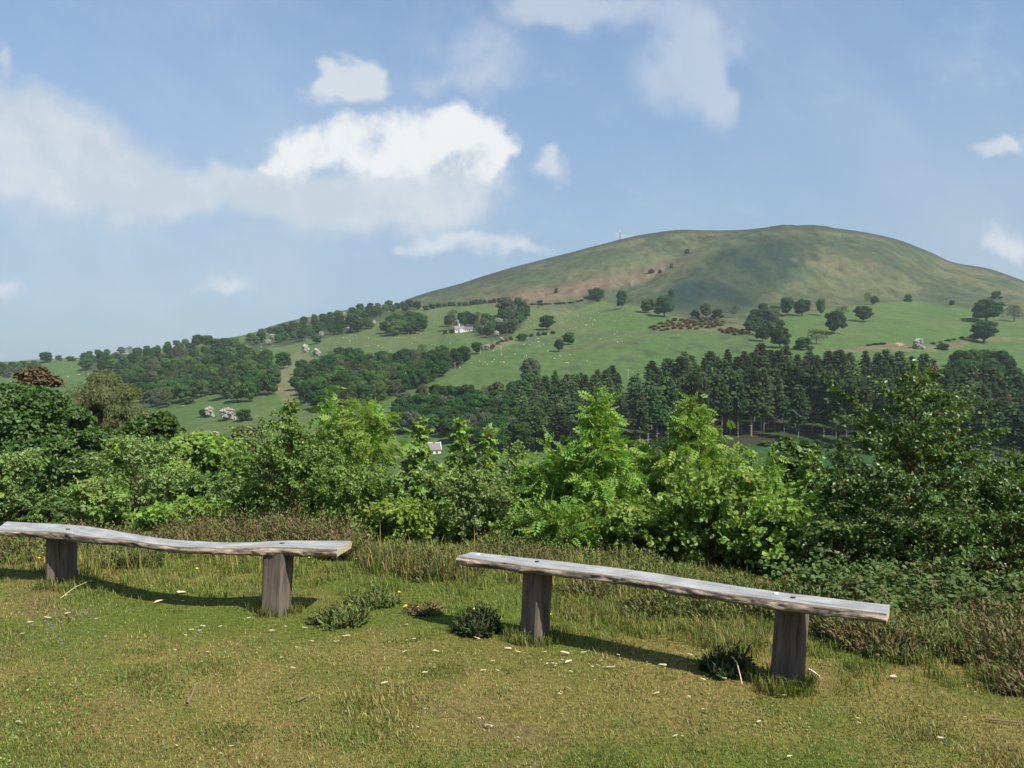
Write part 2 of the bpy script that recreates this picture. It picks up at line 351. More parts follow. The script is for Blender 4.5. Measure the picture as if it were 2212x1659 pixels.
def land_cover(px, py, x, y):
    n1 = fbm(x/38, y/55, 21, 4); n2 = fbm(x/9, y/30, 22, 4); n3 = fbm(x/160, y/200, 23, 3); n4 = fbm(x/4+9, y/10, 24, 3)
    g = np.array([0.062, 0.118, 0.030]); g2 = np.array([0.088, 0.132, 0.040]); gy = np.array([0.105, 0.128, 0.048])
    C = g+(g2-g)*n1[:, None]; C = C+(gy-C)*(smooth(0.5, 0.8, n3)*0.7)[:, None]
    C *= (0.84+0.32*n4)[:, None]
    rush = smooth(0.60, 0.74, n2)*in_poly(px, py, [(500,340),(760,335),(760,360),(560,372),(500,372)])
    C = C+(np.array([0.05, 0.075, 0.035])-C)*(rush*0.75)[:, None]
    pxn = px+(n2-0.5)*9; pyn = py+(n1-0.5)*5+(n2-0.5)*3
    # open hill above the top fence
    top = np.interp(px, FIELD_TOP_PX, FIELD_TOP_PY)
    hill = smooth(1.5, -1.5, pyn-top)
    hill = np.where(px < 262, 0, hill)
    def soft(P, dx, dy, k=14):
        r = np.random.default_rng(len(P)*7+int(P[0][0])); acc = 0
        for _ in range(k): acc = acc+in_poly(pxn+r.normal(0, dx), pyn+r.normal(0, dy), P)
        return acc/k
    speck = smooth(0.60, 0.70, fbm(x/6.5, y/11, 29, 3))
    R = np.array([0.112, 0.120, 0.056])+(np.array([0.070, 0.094, 0.046])-np.array([0.112, 0.120, 0.056]))*smooth(0.35, 0.65, n1)[:, None]
    R *= (0.78+0.44*n4)[:, None]
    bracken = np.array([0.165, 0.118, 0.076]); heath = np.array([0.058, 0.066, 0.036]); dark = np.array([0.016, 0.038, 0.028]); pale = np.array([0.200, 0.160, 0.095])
    bands = soft([(400,309),(460,302),(510,292),(555,284),(600,277),(640,268),(672,258),(692,250),(690,256),(668,266),(650,274),(640,282),(600,290),(560,298),(520,304),(470,305)], 6, 2.2)
    R = R+(bracken-R)*(bands*(0.75+0.25*smooth(0.3, 0.6, n2)))[:, None]
    hp = in_poly(pxn, pyn*1.0, [(462,283),(500,274),(540,268),(548,272),(520,279),(480,288)]) | in_poly(pxn, pyn, [(590,252),(640,243),(700,236),(735,235),(735,239),(690,245),(640,252),(600,258)])
    hp = hp*smooth(0.36, 0.56, n2)
    R = R+(heath-R)*(hp*0.85)[:, None]
    flank_shade = np.maximum(soft([(655,304),(684,272),(724,247),(780,229),(826,236),(818,256),(796,272),(776,296),(745,314),(690,312)], 12, 4), 0.5*soft([(815,234),(862,240),(920,268),(930,285),(860,254),(822,256)], 10, 4))
    R = R+(dark-R)*(flank_shade*(0.70+0.25*smooth(0.3, 0.65, n1)))[:, None]  # dome flank shade painted into the cover colour, along with darker heather and bracken
    R = R*(1-0.34*speck)[:, None]*(0.86+0.28*smooth(0.25, 0.75, fbm(x/9+5, y/26, 27, 5)))[:, None]
    rh = in_poly(pxn, pyn, [(855,234),(900,246),(960,285),(945,292),(920,292),(900,270),(860,252)])*smooth(0.42, 0.6, n2)
    R = R+(heath-R)*(rh*0.7)[:, None]
    st = in_poly(pxn, pyn, [(780,258),(830,262),(880,252),(890,262),(860,276),(800,272)])*smooth(0.5, 0.66, n2)
    R = R+(pale-R)*(st*0.45)[:, None]
    scr = in_poly(pxn, pyn, [(618,284),(640,278),(668,266),(660,276),(640,284),(628,292)])*smooth(0.42, 0.6, n2)
    R = R+(np.array([0.26, 0.20, 0.13])-R)*(scr*0.5)[:, None]
    sky_y = np.interp(px, SKY_PX, SKY_PY); R = R+(np.array([0.045, 0.052, 0.036])-R)*((smooth(4.5, 1.5, py-sky_y)*(px > 395))*0.8)[:, None]
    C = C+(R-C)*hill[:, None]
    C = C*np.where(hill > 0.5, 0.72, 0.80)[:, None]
    # rough strips between fields, quarry scar, bare earth
    for P, c, a in (([(280,362),(300,351),(316,357),(300,368),(294,382),(302,398),(285,406),(276,392)], (0.13, 0.12, 0.06), .8),
                    ([(440,391),(456,388),(474,391),(462,395),(444,395)], (0.19, 0.125, 0.08), .9),
                    ([(406,330),(416,328),(424,330),(414,333)], (0.30, 0.20, 0.14), .9),
                    ([(488,347),(502,338),(520,341),(512,344),(494,351)], (0.14, 0.12, 0.065), .8),
                    ([(585,346),(600,341),(618,337),(620,339),(602,343),(590,349)], (0.12, 0.10, 0.06), .7),
                    ([(645,328),(720,322),(760,326),(760,336),(700,334)], (0.12, 0.115, 0.05), .6),
                    ([(820,351),(870,346),(890,342),(925,347),(955,342),(980,336),(1030,336),(1030,339),(980,341),(940,350),(860,352)], (0.115, 0.10, 0.055), .85),
                    ([(893,341),(905,343),(900,345)], (0.38, 0.22, 0.12), .9),
                    ([(515,339),(560,335),(600,333.4),(700,331),(760,336.5),(760,339),(700,333.6),(600,336.2),(560,338),(515,342)], (0.060, 0.075, 0.035), .8),
                    ([(300,407),(400,381),(470,359.5),(470,361.5),(400,383.5),(300,409.5)], (0.05, 0.065, 0.03), .7),
                    ([(560,352),(590,344),(650,338),(650,340),(590,347),(562,354)], (0.085, 0.075, 0.04), .6),
                    ([(440,340),(470,336),(520,346),(500,352)], (0.07, 0.115, 0.035), .2)):
        m = in_poly(pxn, pyn, P)*a
        C = C+(np.array(c)-C)*m[:, None]
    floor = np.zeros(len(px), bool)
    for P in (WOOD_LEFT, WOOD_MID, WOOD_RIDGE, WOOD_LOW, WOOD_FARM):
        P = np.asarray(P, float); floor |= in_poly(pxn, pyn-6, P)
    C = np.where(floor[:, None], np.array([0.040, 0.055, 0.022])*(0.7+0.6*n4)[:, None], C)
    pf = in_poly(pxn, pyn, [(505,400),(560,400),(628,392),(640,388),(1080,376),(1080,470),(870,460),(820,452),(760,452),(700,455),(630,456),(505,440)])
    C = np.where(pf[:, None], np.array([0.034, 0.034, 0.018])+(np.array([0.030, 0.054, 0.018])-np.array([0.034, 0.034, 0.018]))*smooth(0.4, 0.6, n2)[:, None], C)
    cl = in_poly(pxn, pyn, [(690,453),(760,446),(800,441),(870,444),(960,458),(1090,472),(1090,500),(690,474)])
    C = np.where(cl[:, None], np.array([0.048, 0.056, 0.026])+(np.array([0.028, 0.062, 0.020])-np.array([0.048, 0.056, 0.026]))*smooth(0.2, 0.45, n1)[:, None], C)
    return C
def build_terrain():
    pxs = np.concatenate([np.linspace(-900, -80, 34), np.arange(-70, 1096, 2.6), np.linspace(1106, 1930, 34)])
    Ys = np.concatenate([np.exp(np.linspace(math.log(14.0), math.log(255), 46)), np.exp(np.linspace(math.log(262), math.log(900), 150)),
                         np.linspace(905, 1420, 150), np.exp(np.linspace(math.log(1440), math.log(2300), 14))])
    PX, YY = np.meshgrid(pxs, Ys); XX = (PX-CX)/F*YY
    ZZ = H(XX.ravel(), YY.ravel()).reshape(XX.shape)-0.12*smooth(30, 14, YY)
    # keep the skyline edge tussocky
    V = np.stack([XX, YY, ZZ], -1).reshape(-1, 3)
    py = CY-F*V[:, 2]/V[:, 1]; pxf = PX.ravel()
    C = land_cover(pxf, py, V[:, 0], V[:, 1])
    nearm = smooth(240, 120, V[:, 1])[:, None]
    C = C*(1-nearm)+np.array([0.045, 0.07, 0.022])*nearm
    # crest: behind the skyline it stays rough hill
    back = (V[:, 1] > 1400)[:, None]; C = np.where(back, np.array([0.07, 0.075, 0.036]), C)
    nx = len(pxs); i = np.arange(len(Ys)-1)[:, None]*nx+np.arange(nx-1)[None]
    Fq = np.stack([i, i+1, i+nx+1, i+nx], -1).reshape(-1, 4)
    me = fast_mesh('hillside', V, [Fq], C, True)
    m, nt, out = new_mat('hill_turf'); L = nt.links
    at = N_(nt, 'ShaderNodeAttribute', attribute_name='tint'); tc = N_(nt, 'ShaderNodeTexCoord')
    mp = N_(nt, 'ShaderNodeMapping'); mp.inputs['Scale'].default_value = (1, 0.45, 1); L.new(tc.outputs['Object'], mp.inputs[0])
    n = N_(nt, 'ShaderNodeTexNoise'); n.inputs['Scale'].default_value = 0.16; n.inputs['Detail'].default_value = 7; n.inputs['Roughness'].default_value = 0.7; L.new(mp.outputs[0], n.inputs['Vector'])
    mr = N_(nt, 'ShaderNodeMapRange'); L.new(n.outputs[0], mr.inputs[0]); mr.inputs[1].default_value = 0.3; mr.inputs[2].default_value = 0.7; mr.inputs[3].default_value = 0.74; mr.inputs[4].default_value = 1.24
    vm = N_(nt, 'ShaderNodeVectorMath', operation='SCALE'); L.new(at.outputs['Color'], vm.inputs[0]); L.new(mr.outputs[0], vm.inputs['Scale'])
    p = N_(nt, 'ShaderNodeBsdfPrincipled'); p.inputs['Roughness'].default_value = 0.95; p.inputs['Specular IOR Level'].default_value = 0.1
    L.new(vm.outputs[0], p.inputs['Base Color'])
    b = N_(nt, 'ShaderNodeBump'); b.inputs['Strength'].default_value = 0.7; b.inputs['Distance'].default_value = 1.2; L.new(n.outputs[0], b.inputs['Height']); L.new(b.outputs[0], p.inputs['Normal'])
    L.new(p.outputs[0], out.inputs[0])
    tag(link('hillside', me, m), None, None, None, 'structure')['label'] = 'broad green hill with fields below and open grassy top'
build_terrain()

def lawn_tone(x, y):
    """0 fresh green .. 1 dry straw, and moss / bare share"""
    a = fbm(x*0.9+3, y*0.9, 61, 4); b = fbm(x*2.7, y*2.7+5, 62, 4); c = fbm(x*6+1, y*6, 63, 3)
    dry = np.clip(0.50+(a-0.5)*2.9+(b-0.5)*1.3+0.22*smooth(5.8, 3.6, y), 0, 1)
    bare = smooth(0.55, 0.72, 0.5*b+0.3*c+0.2*fbm(x*0.7+20, y*0.7, 64, 3))
    return dry, bare
def build_meadow():
    xs = np.concatenate([np.linspace(-34, -8, 22)[:-1], np.linspace(-8, 8, 230), np.linspace(8, 34, 22)[1:]])
    ys = np.concatenate([np.linspace(-14, 2.6, 26)[:-1], np.linspace(2.6, 9.5, 150), np.linspace(9.5, 17, 24)[1:]])
    X, Y = np.meshgrid(xs, ys); x = X.ravel(); y = Y.ravel()
    z = near_z(x, y)+0.018*(fbm(x*5, y*5, 66, 3)-0.5)
    dry, bare = lawn_tone(x, y)
    g = np.array([0.096, 0.120, 0.020]); s = np.array([0.178, 0.146, 0.042]); br = np.array([0.135, 0.098, 0.052])
    C = g+(s-g)*dry[:, None]; C = C+(br-C)*(bare*0.7)[:, None]
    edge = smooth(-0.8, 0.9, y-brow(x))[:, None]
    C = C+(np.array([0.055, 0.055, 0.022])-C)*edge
    nx = len(xs); i = np.arange(len(ys)-1)[:, None]*nx+np.arange(nx-1)[None]
    Fq = np.stack([i, i+1, i+nx+1, i+nx], -1).reshape(-1, 4)
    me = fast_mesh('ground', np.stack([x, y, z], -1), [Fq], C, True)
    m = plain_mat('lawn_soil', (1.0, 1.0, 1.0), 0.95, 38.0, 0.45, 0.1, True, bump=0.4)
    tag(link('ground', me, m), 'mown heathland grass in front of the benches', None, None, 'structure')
build_meadow()
# ---------------------------------------------------------------- far trees: a few crowns, copied
def unit(v): return v/(np.linalg.norm(v, axis=-1, keepdims=True)+1e-9)
def cards(P, Nn, size, rng, k=4, jit=0.5, aspect=0.75):
    """small leaf-spray polygons at P facing roughly Nn"""
    n = len(P); nn = unit(Nn+rng.normal(0, jit, (n, 3)))
    a = unit(np.cross(nn, rng.normal(0, 1, (n, 3)))); b = np.cross(nn, a)
    s = (size*rng.uniform(0.6, 1.35, n))[:, None]
    if k == 4: tmpl = np.array([[-1, 0], [0, -aspect], [1, 0], [0, aspect]])
    else:
        an = np.arange(k)*2*np.pi/k; rr = np.where(np.arange(k) % 2 == 0, 1.0, 0.62); tmpl = np.stack([np.cos(an)*rr, np.sin(an)*rr*0.9], -1)
    V = P[:, None]+tmpl[None, :, :1]*(s*a)[:, None]+tmpl[None, :, 1:]*(s*b)[:, None]
    V = V+nn[:, None]*(rng.uniform(-0.22, 0.22, (n, k))[..., None]*s[:, None])
    Fq = np.arange(n*k).reshape(n, k)
    return V.reshape(-1, 3), Fq
def ico_pts(n, rng):
    v = rng.normal(0, 1, (n, 3)); return unit(v)
def blob_hull(c, r, seed, seg=8, rings=5):
    th = np.linspace(0.02, math.pi-0.02, rings+1); ph = np.arange(seg)*2*math.pi/seg
    T, P = np.meshgrid(th, ph, indexing='ij'); d = np.stack([np.sin(T)*np.cos(P), np.sin(T)*np.sin(P), np.cos(T)], -1).reshape(-1, 3)
    w = 1+0.25*(vnoise(d[:, 0]*3+seed, d[:, 1]*3+d[:, 2]*4, seed)-0.5)
    V = np.asarray(c)+d*np.asarray(r)*w[:, None]
    i = np.arange(rings)[:, None]*seg; j = np.arange(seg)[None]; j2 = (j+1) % seg
    return V, np.stack([i+j, i+seg+j, i+seg+j2, i+j2], -1).reshape(-1, 4)
def make_broad(seed, lobes=13, n=1900, size=0.040, low=0.16, shape='round', open_=0.0):
    """crown of unit height and unit width, standing on z = 0"""
    rng = np.random.default_rng(seed); parts = []; tot = 0
    cs = []
    for k in range(lobes):
        t = (k+0.5)/lobes
        z = low+0.10+(0.90-low-0.10)*t**0.9
        if shape == 'round': R = 0.36*math.sqrt(max(0.05, 1-((z-0.50)/0.52)**2))
        elif shape == 'dome': R = 0.40*math.sqrt(max(0.04, 1-((z-0.34)/0.66)**2))
        else: R = 0.30*math.sqrt(max(0.05, 1-((z-0.5)/0.56)**2))
        a = k*2.4+rng.uniform(-0.5, 0.5); q = R*rng.uniform(0.55, 1.0) if k < lobes-1 else 0.05
        r = rng.uniform(0.15, 0.225)
        cs.append((np.array([q*math.cos(a), q*math.sin(a), min(z, 0.985-r*0.8)]), np.array([r, r, r*0.80])))
    for c, r in cs:
        m = n//lobes; d = ico_pts(m, rng); d[:, 2] = np.where(d[:, 2] < -0.35, -d[:, 2]*0.6, d[:, 2]); d = unit(d)
        rad = rng.uniform(0.80, 1.14, m)[:, None]
        P = c+d*r*rad; ok = P[:, 2] > low-0.05
        V, Fq = cards(P[ok], d[ok]+np.array([0, 0, 0.15]), size, rng, 6, 0.45)
        tn = np.repeat(rng.uniform(0.75, 1.25, ok.sum())*rng.uniform(0.9, 1.1), 6)
        col = np.stack([tn*rng.uniform(0.93, 1.07), tn, tn*0.95], -1)
        parts.append((V, [Fq], col))
        if open_ < 0.5:
            V, Fq = blob_hull(c, r*0.80, seed+len(parts)); parts.append((V, [Fq], np.array([0.85, 0.85, 0.85])))
    if open_ < 0.5:
        V, Fq = blob_hull((0, 0, 0.5), (0.26, 0.26, 0.34), seed); parts.append((V, [Fq], np.array([0.8, 0.8, 0.8])))
    V, fs, C = join(parts)
    V[:, :2] *= 0.5/np.percentile(np.abs(V[:, :2]), 99.3); V[:, 2] *= 1.0/V[:, 2].max()
    return fast_mesh('crown', V, fs, C)
def make_trunk(seed, r=0.035, limbs=5, top=0.7):
    rng = np.random.default_rng(seed); paths = []
    z = np.linspace(-0.03, top, 6); pts = np.stack([0.02*np.sin(z*5+seed), 0.02*np.cos(z*4+seed), z], -1)
    paths.append((pts, r*np.linspace(1.25, 0.35, 6)))
    for k in range(limbs):
        a = k*2.4+seed; z0 = 0.22+0.07*k; L = 0.30
        p = np.array([[0.3*s*math.cos(a)*L/0.3*1.0, 0.3*s*math.sin(a)*L/0.3, z0+0.22*s**0.8] for s in (0, 0.35, 0.7, 1.0)])
        paths.append((p, r*np.array([0.5, 0.38, 0.26, 0.12])))
    V, fs = tubes(paths, 6); return fast_mesh('trunk', V, fs, None, True)
def make_bare(seed, n=900):
    """just breaking into leaf: a haze of twigs with thin olive leaf sprays"""
    return make_broad(seed, 12, n, 0.026, 0.18, 'oval', 1.0)
def make_conifer(seed, whorls=22, low=0.34, droop=0.25, blunt=0.6):
    rng = np.random.default_rng(seed); parts = []; off = np.array([rng.uniform(-.06, .06), rng.uniform(-.06, .06), 0])
    for k in range(whorls):
        t = (k+rng.uniform(-0.5, 0.5))/whorls; t = min(max(t, 0.0), 0.99); z = low+(0.985-low)*t
        R = 0.5*(1-t)**blunt*(0.70+0.30*min(1, t*4))*rng.uniform(0.72, 1.12)
        nb = 8 if t < 0.75 else 5
        for b in range(nb):
            a = b*2*math.pi/nb+k*1.9+rng.uniform(-0.45, 0.45); L = R*rng.uniform(0.5, 1.2)+0.03
            d = np.array([math.cos(a), math.sin(a), 0]); s = np.array([-math.sin(a), math.cos(a), 0]); tn = rng.uniform(0.6, 1.35)
            tip_up = rng.uniform(-0.10, 0.14)-droop*0.15
            # each bough: a few overlapping ragged sprays
            for q in (0.35, 0.62, 0.90):
                c = off*t+d*L*q+np.array([0, 0, z+tip_up*L*q*0.5+rng.normal(0, 0.007)]); w = 0.10*(1.15-q*0.55)*rng.uniform(0.7, 1.25); e = 0.11*rng.uniform(0.7, 1.3); hh = 0.020*rng.uniform(0.6, 1.6)
                V = np.array([c-d*e*.7, c+s*w-np.array([0, 0, hh]), c+d*e-np.array([0, 0, hh*.7]), c-s*w-np.array([0, 0, hh]), c+np.array([0, 0, hh*.9])])
                parts.append((V, [np.array([[0, 1, 4], [1, 2, 4], [2, 3, 4], [3, 0, 4]])], np.ones(3)*tn*rng.uniform(0.85, 1.15)))
    for k in range(10):
        t = k/10; z = low+0.02+(0.94-low)*t; R = 0.26*(1-t)**blunt
        V, Fq = blob_hull((off[0]*t, off[1]*t, z), (R, R, 0.06), seed+k, 7, 4); parts.append((V, [Fq], np.ones(3)*0.7))
    V, fs, C = join(parts); V[:, :2] *= 0.5/np.percentile(np.abs(V[:, :2]), 98.5)
    return fast_mesh('crown', V, fs, C)
def make_pole_trunk(seed, r=0.0125):
    rng = np.random.default_rng(seed); z = np.array([-0.04, 0.0, 0.3, 0.6, 0.97]); paths = [(np.stack([0*z, 0*z, z], -1), r*np.array([1.5, 1.25, 0.95, 0.6, 0.12]))]
    for k in range(16):       # dead snags under the living crown
        a = rng.uniform(0, 6.3); zz = rng.uniform(0.14, 0.42); L = rng.uniform(0.04, 0.16)
        paths.append((np.array([[0, 0, zz], [L*math.cos(a), L*math.sin(a), zz-0.01]]), r*np.array([0.28, 0.1])))
    V, fs = tubes(paths, 5); V[:, :2] *= 1.0
    return fast_mesh('trunk', V, fs, None, True)
BROAD = [make_broad(11+k, 12+k % 4, 1900, 0.040, 0.14, ('round', 'dome', 'round', 'dome', 'oval', 'round')[k]) for k in range(6)]
TRUNK = [make_trunk(5+k) for k in range(3)]
BARE = [make_bare(51), make_bare(52)]
CONE = [make_conifer(71+k, 20+k, (0.44, 0.36, 0.22, 0.40, 0.34, 0.46)[k], (0.25, 0.15, 0.3, 0.4, 0.2, 0.1)[k], (0.6, 0.5, 0.75, 0.65, 0.42, 0.5)[k]) for k in range(6)]
POLE = [make_pole_trunk(81), make_pole_trunk(82)]
BUSH = [make_broad(91+k, 10, 1500, 0.05, -0.02, 'dome') for k in range(3)]
FAR = {  # species: material
    'oak': leaf_mat('oak_leaf_far', (0.026, 0.064, 0.017), 0.7, 0.04, 0.2, 0.24, 0.025),
    'mid': leaf_mat('ash_leaf_far', (0.042, 0.086, 0.021), 0.7, 0.04, 0.22, 0.20, 0.02),
    'lime': leaf_mat('sycamore_leaf_far', (0.070, 0.122, 0.028), 0.7, 0.04, 0.22, 0.12, 0.015),
    'olive': leaf_mat('budding_leaf_far', (0.070, 0.086, 0.034), 0.7, 0.04, 0.2, 0.16, 0.012),
    'grey': leaf_mat('sallow_leaf_far', (0.076, 0.096, 0.058), 0.7, 0.04, 0.2, 0.10, 0.015),
    'may': leaf_mat('hawthorn_blossom_far', (0.38, 0.38, 0.33), 0.6, 0.2, 0.1, 0.10, 0.01),
    'spruce': leaf_mat('spruce_needle', (0.032, 0.056, 0.019), 0.75, 0.03, 0.12, 0.32, 0.03),
    'pine': leaf_mat('pine_needle', (0.046, 0.068, 0.025), 0.75, 0.03, 0.12, 0.28, 0.025),
    'rust': leaf_mat('dead_spruce_needle', (0.085, 0.062, 0.038), 0.7, 0.1, 0.08, 0.25, 0.02),
    'gorse': leaf_mat('gorse_bloom', (0.125, 0.075, 0.028), 0.7, 0.1, 0.08, 0.2, 0.03),
}
BARK_FAR = plain_mat('bark_far', (0.16, 0.13, 0.10), 0.9)
BARK_PALE = plain_mat('conifer_bark_far', (0.36, 0.30, 0.24), 0.9)
for me in BROAD+BARE+BUSH+CONE: me.materials.append(FAR['oak'])
for me in TRUNK: me.materials.append(BARK_FAR)
for me in POLE: me.materials.append(BARK_PALE)
def far_tree(name, label, cat, loc, w, h, sp, group=None, crown=None, trunk=None, rz=None):
    rz = random.uniform(0, 6.28) if rz is None else rz
    t = thing(name, label, cat, loc, group, rz); t.scale = (w, w, h)
    for nm, me in (('crown', crown), ('trunk', trunk)):
        if me is None: continue
        o = bpy.data.objects.new(nm, me); COL.objects.link(o); o.parent = t
        if nm == 'crown': o.material_slots[0].link = 'OBJECT'; o.material_slots[0].material = FAR[sp]
    return t
def far_bush(name, label, cat, loc, w, h, sp, group=None, d=None):
    o = bpy.data.objects.new(name, random.choice(BUSH)); COL.objects.link(o); o.location = loc
    o.scale = (w, d or w, h); o.rotation_euler = (0, 0, random.uniform(-0.3, 0.3))
    o.material_slots[0].link = 'OBJECT'; o.material_slots[0].material = FAR[sp]
    return tag(o, label, cat, group)
def scatter(P, dx, dy, seed, limit=400):
    rng = np.random.default_rng(seed); P = np.asarray(P, float); lo, hi = P.min(0), P.max(0); got = []
    for _ in range(9000):
        q = rng.uniform(lo, hi)
        if not in_poly(np.array([q[0]]), np.array([q[1]]), P)[0]: continue
        if all(((q[0]-g[0])/dx)**2+((q[1]-g[1])/dy)**2 > 1 for g in got):
            got.append(q)
            if len(got) >= limit: break
    return got
def wood(P, dx, dy, seed, name, label, group, hm, mix, wr=(0.75, 1.05), cat='tree'):
    rnd = random.Random(seed)
    for px, py in scatter(P, dx, dy, seed):
        h = rnd.uniform(*hm); x, Y, z = ground_at(px, py); hp = h*F/Y
        x, Y, z = ground_at(px, py+hp*0.45)
        sp = rnd.choices([m[0] for m in mix], [m[1] for m in mix])[0]
        w = h*rnd.uniform(*wr); hh = h*rnd.uniform(0.9, 1.1)
        if sp == 'may': hh *= 0.55; w *= 0.6
        if sp in ('olive', 'grey'): w *= 0.85
        nm, adj = {'oak': ('oak_tree', 'dark green'), 'mid': ('ash_tree', 'mid-green'), 'lime': ('sycamore_tree', 'light green'), 'olive': ('budding_tree', 'half bare'), 'grey': ('sallow_tree', 'pale greyish'), 'may': ('hawthorn_tree', 'white flowering')}[sp]  # species names assigned by crown tint alone; true species of these broadleaf trees unknown
        far_tree(nm, ' '.join((label % adj).split()[:16]), cat, (x, Y, z-0.3), w, hh, sp, group, rnd.choice(BARE if sp == 'olive' and rnd.random() < 0.5 else BROAD), rnd.choice(TRUNK))
MIXED = [('oak', 5), ('mid', 3), ('lime', 1.6), ('olive', 1.3), ('grey', 0.5)]
wood(WOOD_LEFT, 8.5, 4.6, 1, 'broadleaf_tree', '%s broadleaf tree packed in the large hanging wood on the lower left slope', 'trees of the large wood on the lower left slope', (10.5, 14.5), MIXED)
wood(WOOD_MID, 8.5, 5.0, 2, 'broadleaf_tree', '%s broadleaf tree in the wood above the pale diagonal field, below the farm', 'trees of the wood above the diagonal field', (9.5, 13), MIXED)
wood(WOOD_RIDGE, 7, 3.2, 3, 'broadleaf_tree', '%s broadleaf tree in the strip of wood climbing along the ridge', 'trees of the strip wood along the ridge', (10, 14), MIXED+[('may', 1.2), ('oak', 2)])
wood(WOOD_LOW, 8.5, 6.0, 4, 'broadleaf_tree', '%s broadleaf tree in the low wood behind the white cottage', 'trees of the low wood behind the cottage', (9, 12.5), [('oak', 6), ('mid', 4), ('grey', 1.2), ('olive', .5)])
wood(WOOD_FARM, 6.5, 3.4, 5, 'broadleaf_tree', '%s broadleaf tree sheltering the white farmhouse on the hillside', 'trees around the white farmhouse', (9, 13), [('oak', 3), ('mid', 3), ('olive', 1.5), ('grey', 1), ('may', .4)])
wood([(384,326),(392,320),(408,318),(422,320),(421,327),(404,330),(386,330)], 6, 3, 6, 'broadleaf_tree', '%s tree of the small oval clump left of the farmhouse', 'trees of the oval clump left of the farmhouse', (13, 16), [('mid', 3), ('oak', 3), ('lime', 1)])
wood([(748,318),(762,306),(776,312),(778,330),(764,336),(750,332)], 8, 5, 8, 'broadleaf_tree', '%s tree in the small group beside the rusty gorse patch', 'trees beside the gorse patch', (10, 14), [('oak', 3), ('mid', 2), ('grey', 2)])
wood([(-40,368),(12,364),(40,364),(40,372),(-40,380)], 8, 3.5, 9, 'hedgerow_tree', '%s hedgerow tree on the far left skyline', 'hedgerow trees on the far left skyline', (8, 11), [('mid', 2), ('grey', 2), ('oak', 1)])
wood([(950,362),(975,356),(1010,366),(1018,378),(990,380),(960,376)], 11, 8, 10, 'broadleaf_tree', '%s broadleaf tree at the top right end of the spruce plantation', 'broadleaf trees at the end of the plantation', (12, 15), [('oak', 3), ('mid', 3), ('lime', 1)])

def conifers(P, dx, dy, seed, label, group, hm, mix, limit, wid=(0.20, 0.27)):
    rnd = random.Random(seed)
    for px, py in scatter(P, dx, dy, seed, limit):
        h = rnd.uniform(*hm); x, Y, z = ground_at(px, py); x, Y, z = ground_at(px, py+h*F/Y*0.45)
        sp = rnd.choices([m[0] for m in mix], [m[1] for m in mix])[0]
        rust = in_poly(np.array([px]), np.array([py]), [(925,372),(1010,380),(1024,420),(930,414)])[0] and rnd.random() < 0.2
        if rust: sp = 'rust'
        lab, gr = (label, group) if not rust else ('rusty brown dying spruce among the green ones of the plantation', 'dying spruces of the plantation')
        lab = lab if rust else ({'spruce': 'blue-green ', 'pine': 'lighter green ', 'mid': 'leafy round '}[sp]+lab.replace('dark ', '').replace('green pine', 'pine'))
        far_tree('spruce_tree', lab, 'tree', (x, Y, z-0.3), h*rnd.uniform(*wid), h, sp, gr, rnd.choice(CONE), rnd.choice(POLE))
conifers(PINE_LEFT, 8.5, 6.5, 12, 'green pine in the plantation block left of the dark gap', 'pines of the left plantation block', (12.5, 18.5), [('pine', 5), ('spruce', 3), ('mid', .5)], 90, (0.34, 0.46))
conifers(PINE_RIGHT, 9.5, 6.6, 13, 'tall dark spruce with a bare lower trunk in the large plantation', 'spruces of the large plantation', (15, 22.5), [('spruce', 6), ('pine', 2.5)], 225, (0.30, 0.47))

# front row along the felled edge: long pale trunks in view
rnd = random.Random(5)
for px, py, hp in ((640,452,62),(648,450,66),(657,449,64),(668,446,70),(676,444,66),(684,443,64),(692,443,72),(703,441,66),(715,439,68),(722,440,64),(730,436,70),(738,438,66),(751,436,72),(764,434,68),(775,432,66),(788,430,70),(796,431,66),(812,434,70),(824,437,68),(836,440,70),(848,443,66),(859,446,70),(866,448,64),(880,449,66),(893,452,64),(906,452,66)):
    x, Y, z = ground_at(px, py); h = hp*Y/F
    far_tree('spruce_tree', 'tall spruce with a long bare pale trunk on the front edge of the plantation', 'tree', (x, Y, z-0.2), h*rnd.uniform(0.24, 0.33), h, rnd.choice(['spruce', 'spruce', 'pine']), 'front row of the plantation', rnd.choice([CONE[0], CONE[3], CONE[5]]), rnd.choice(POLE))

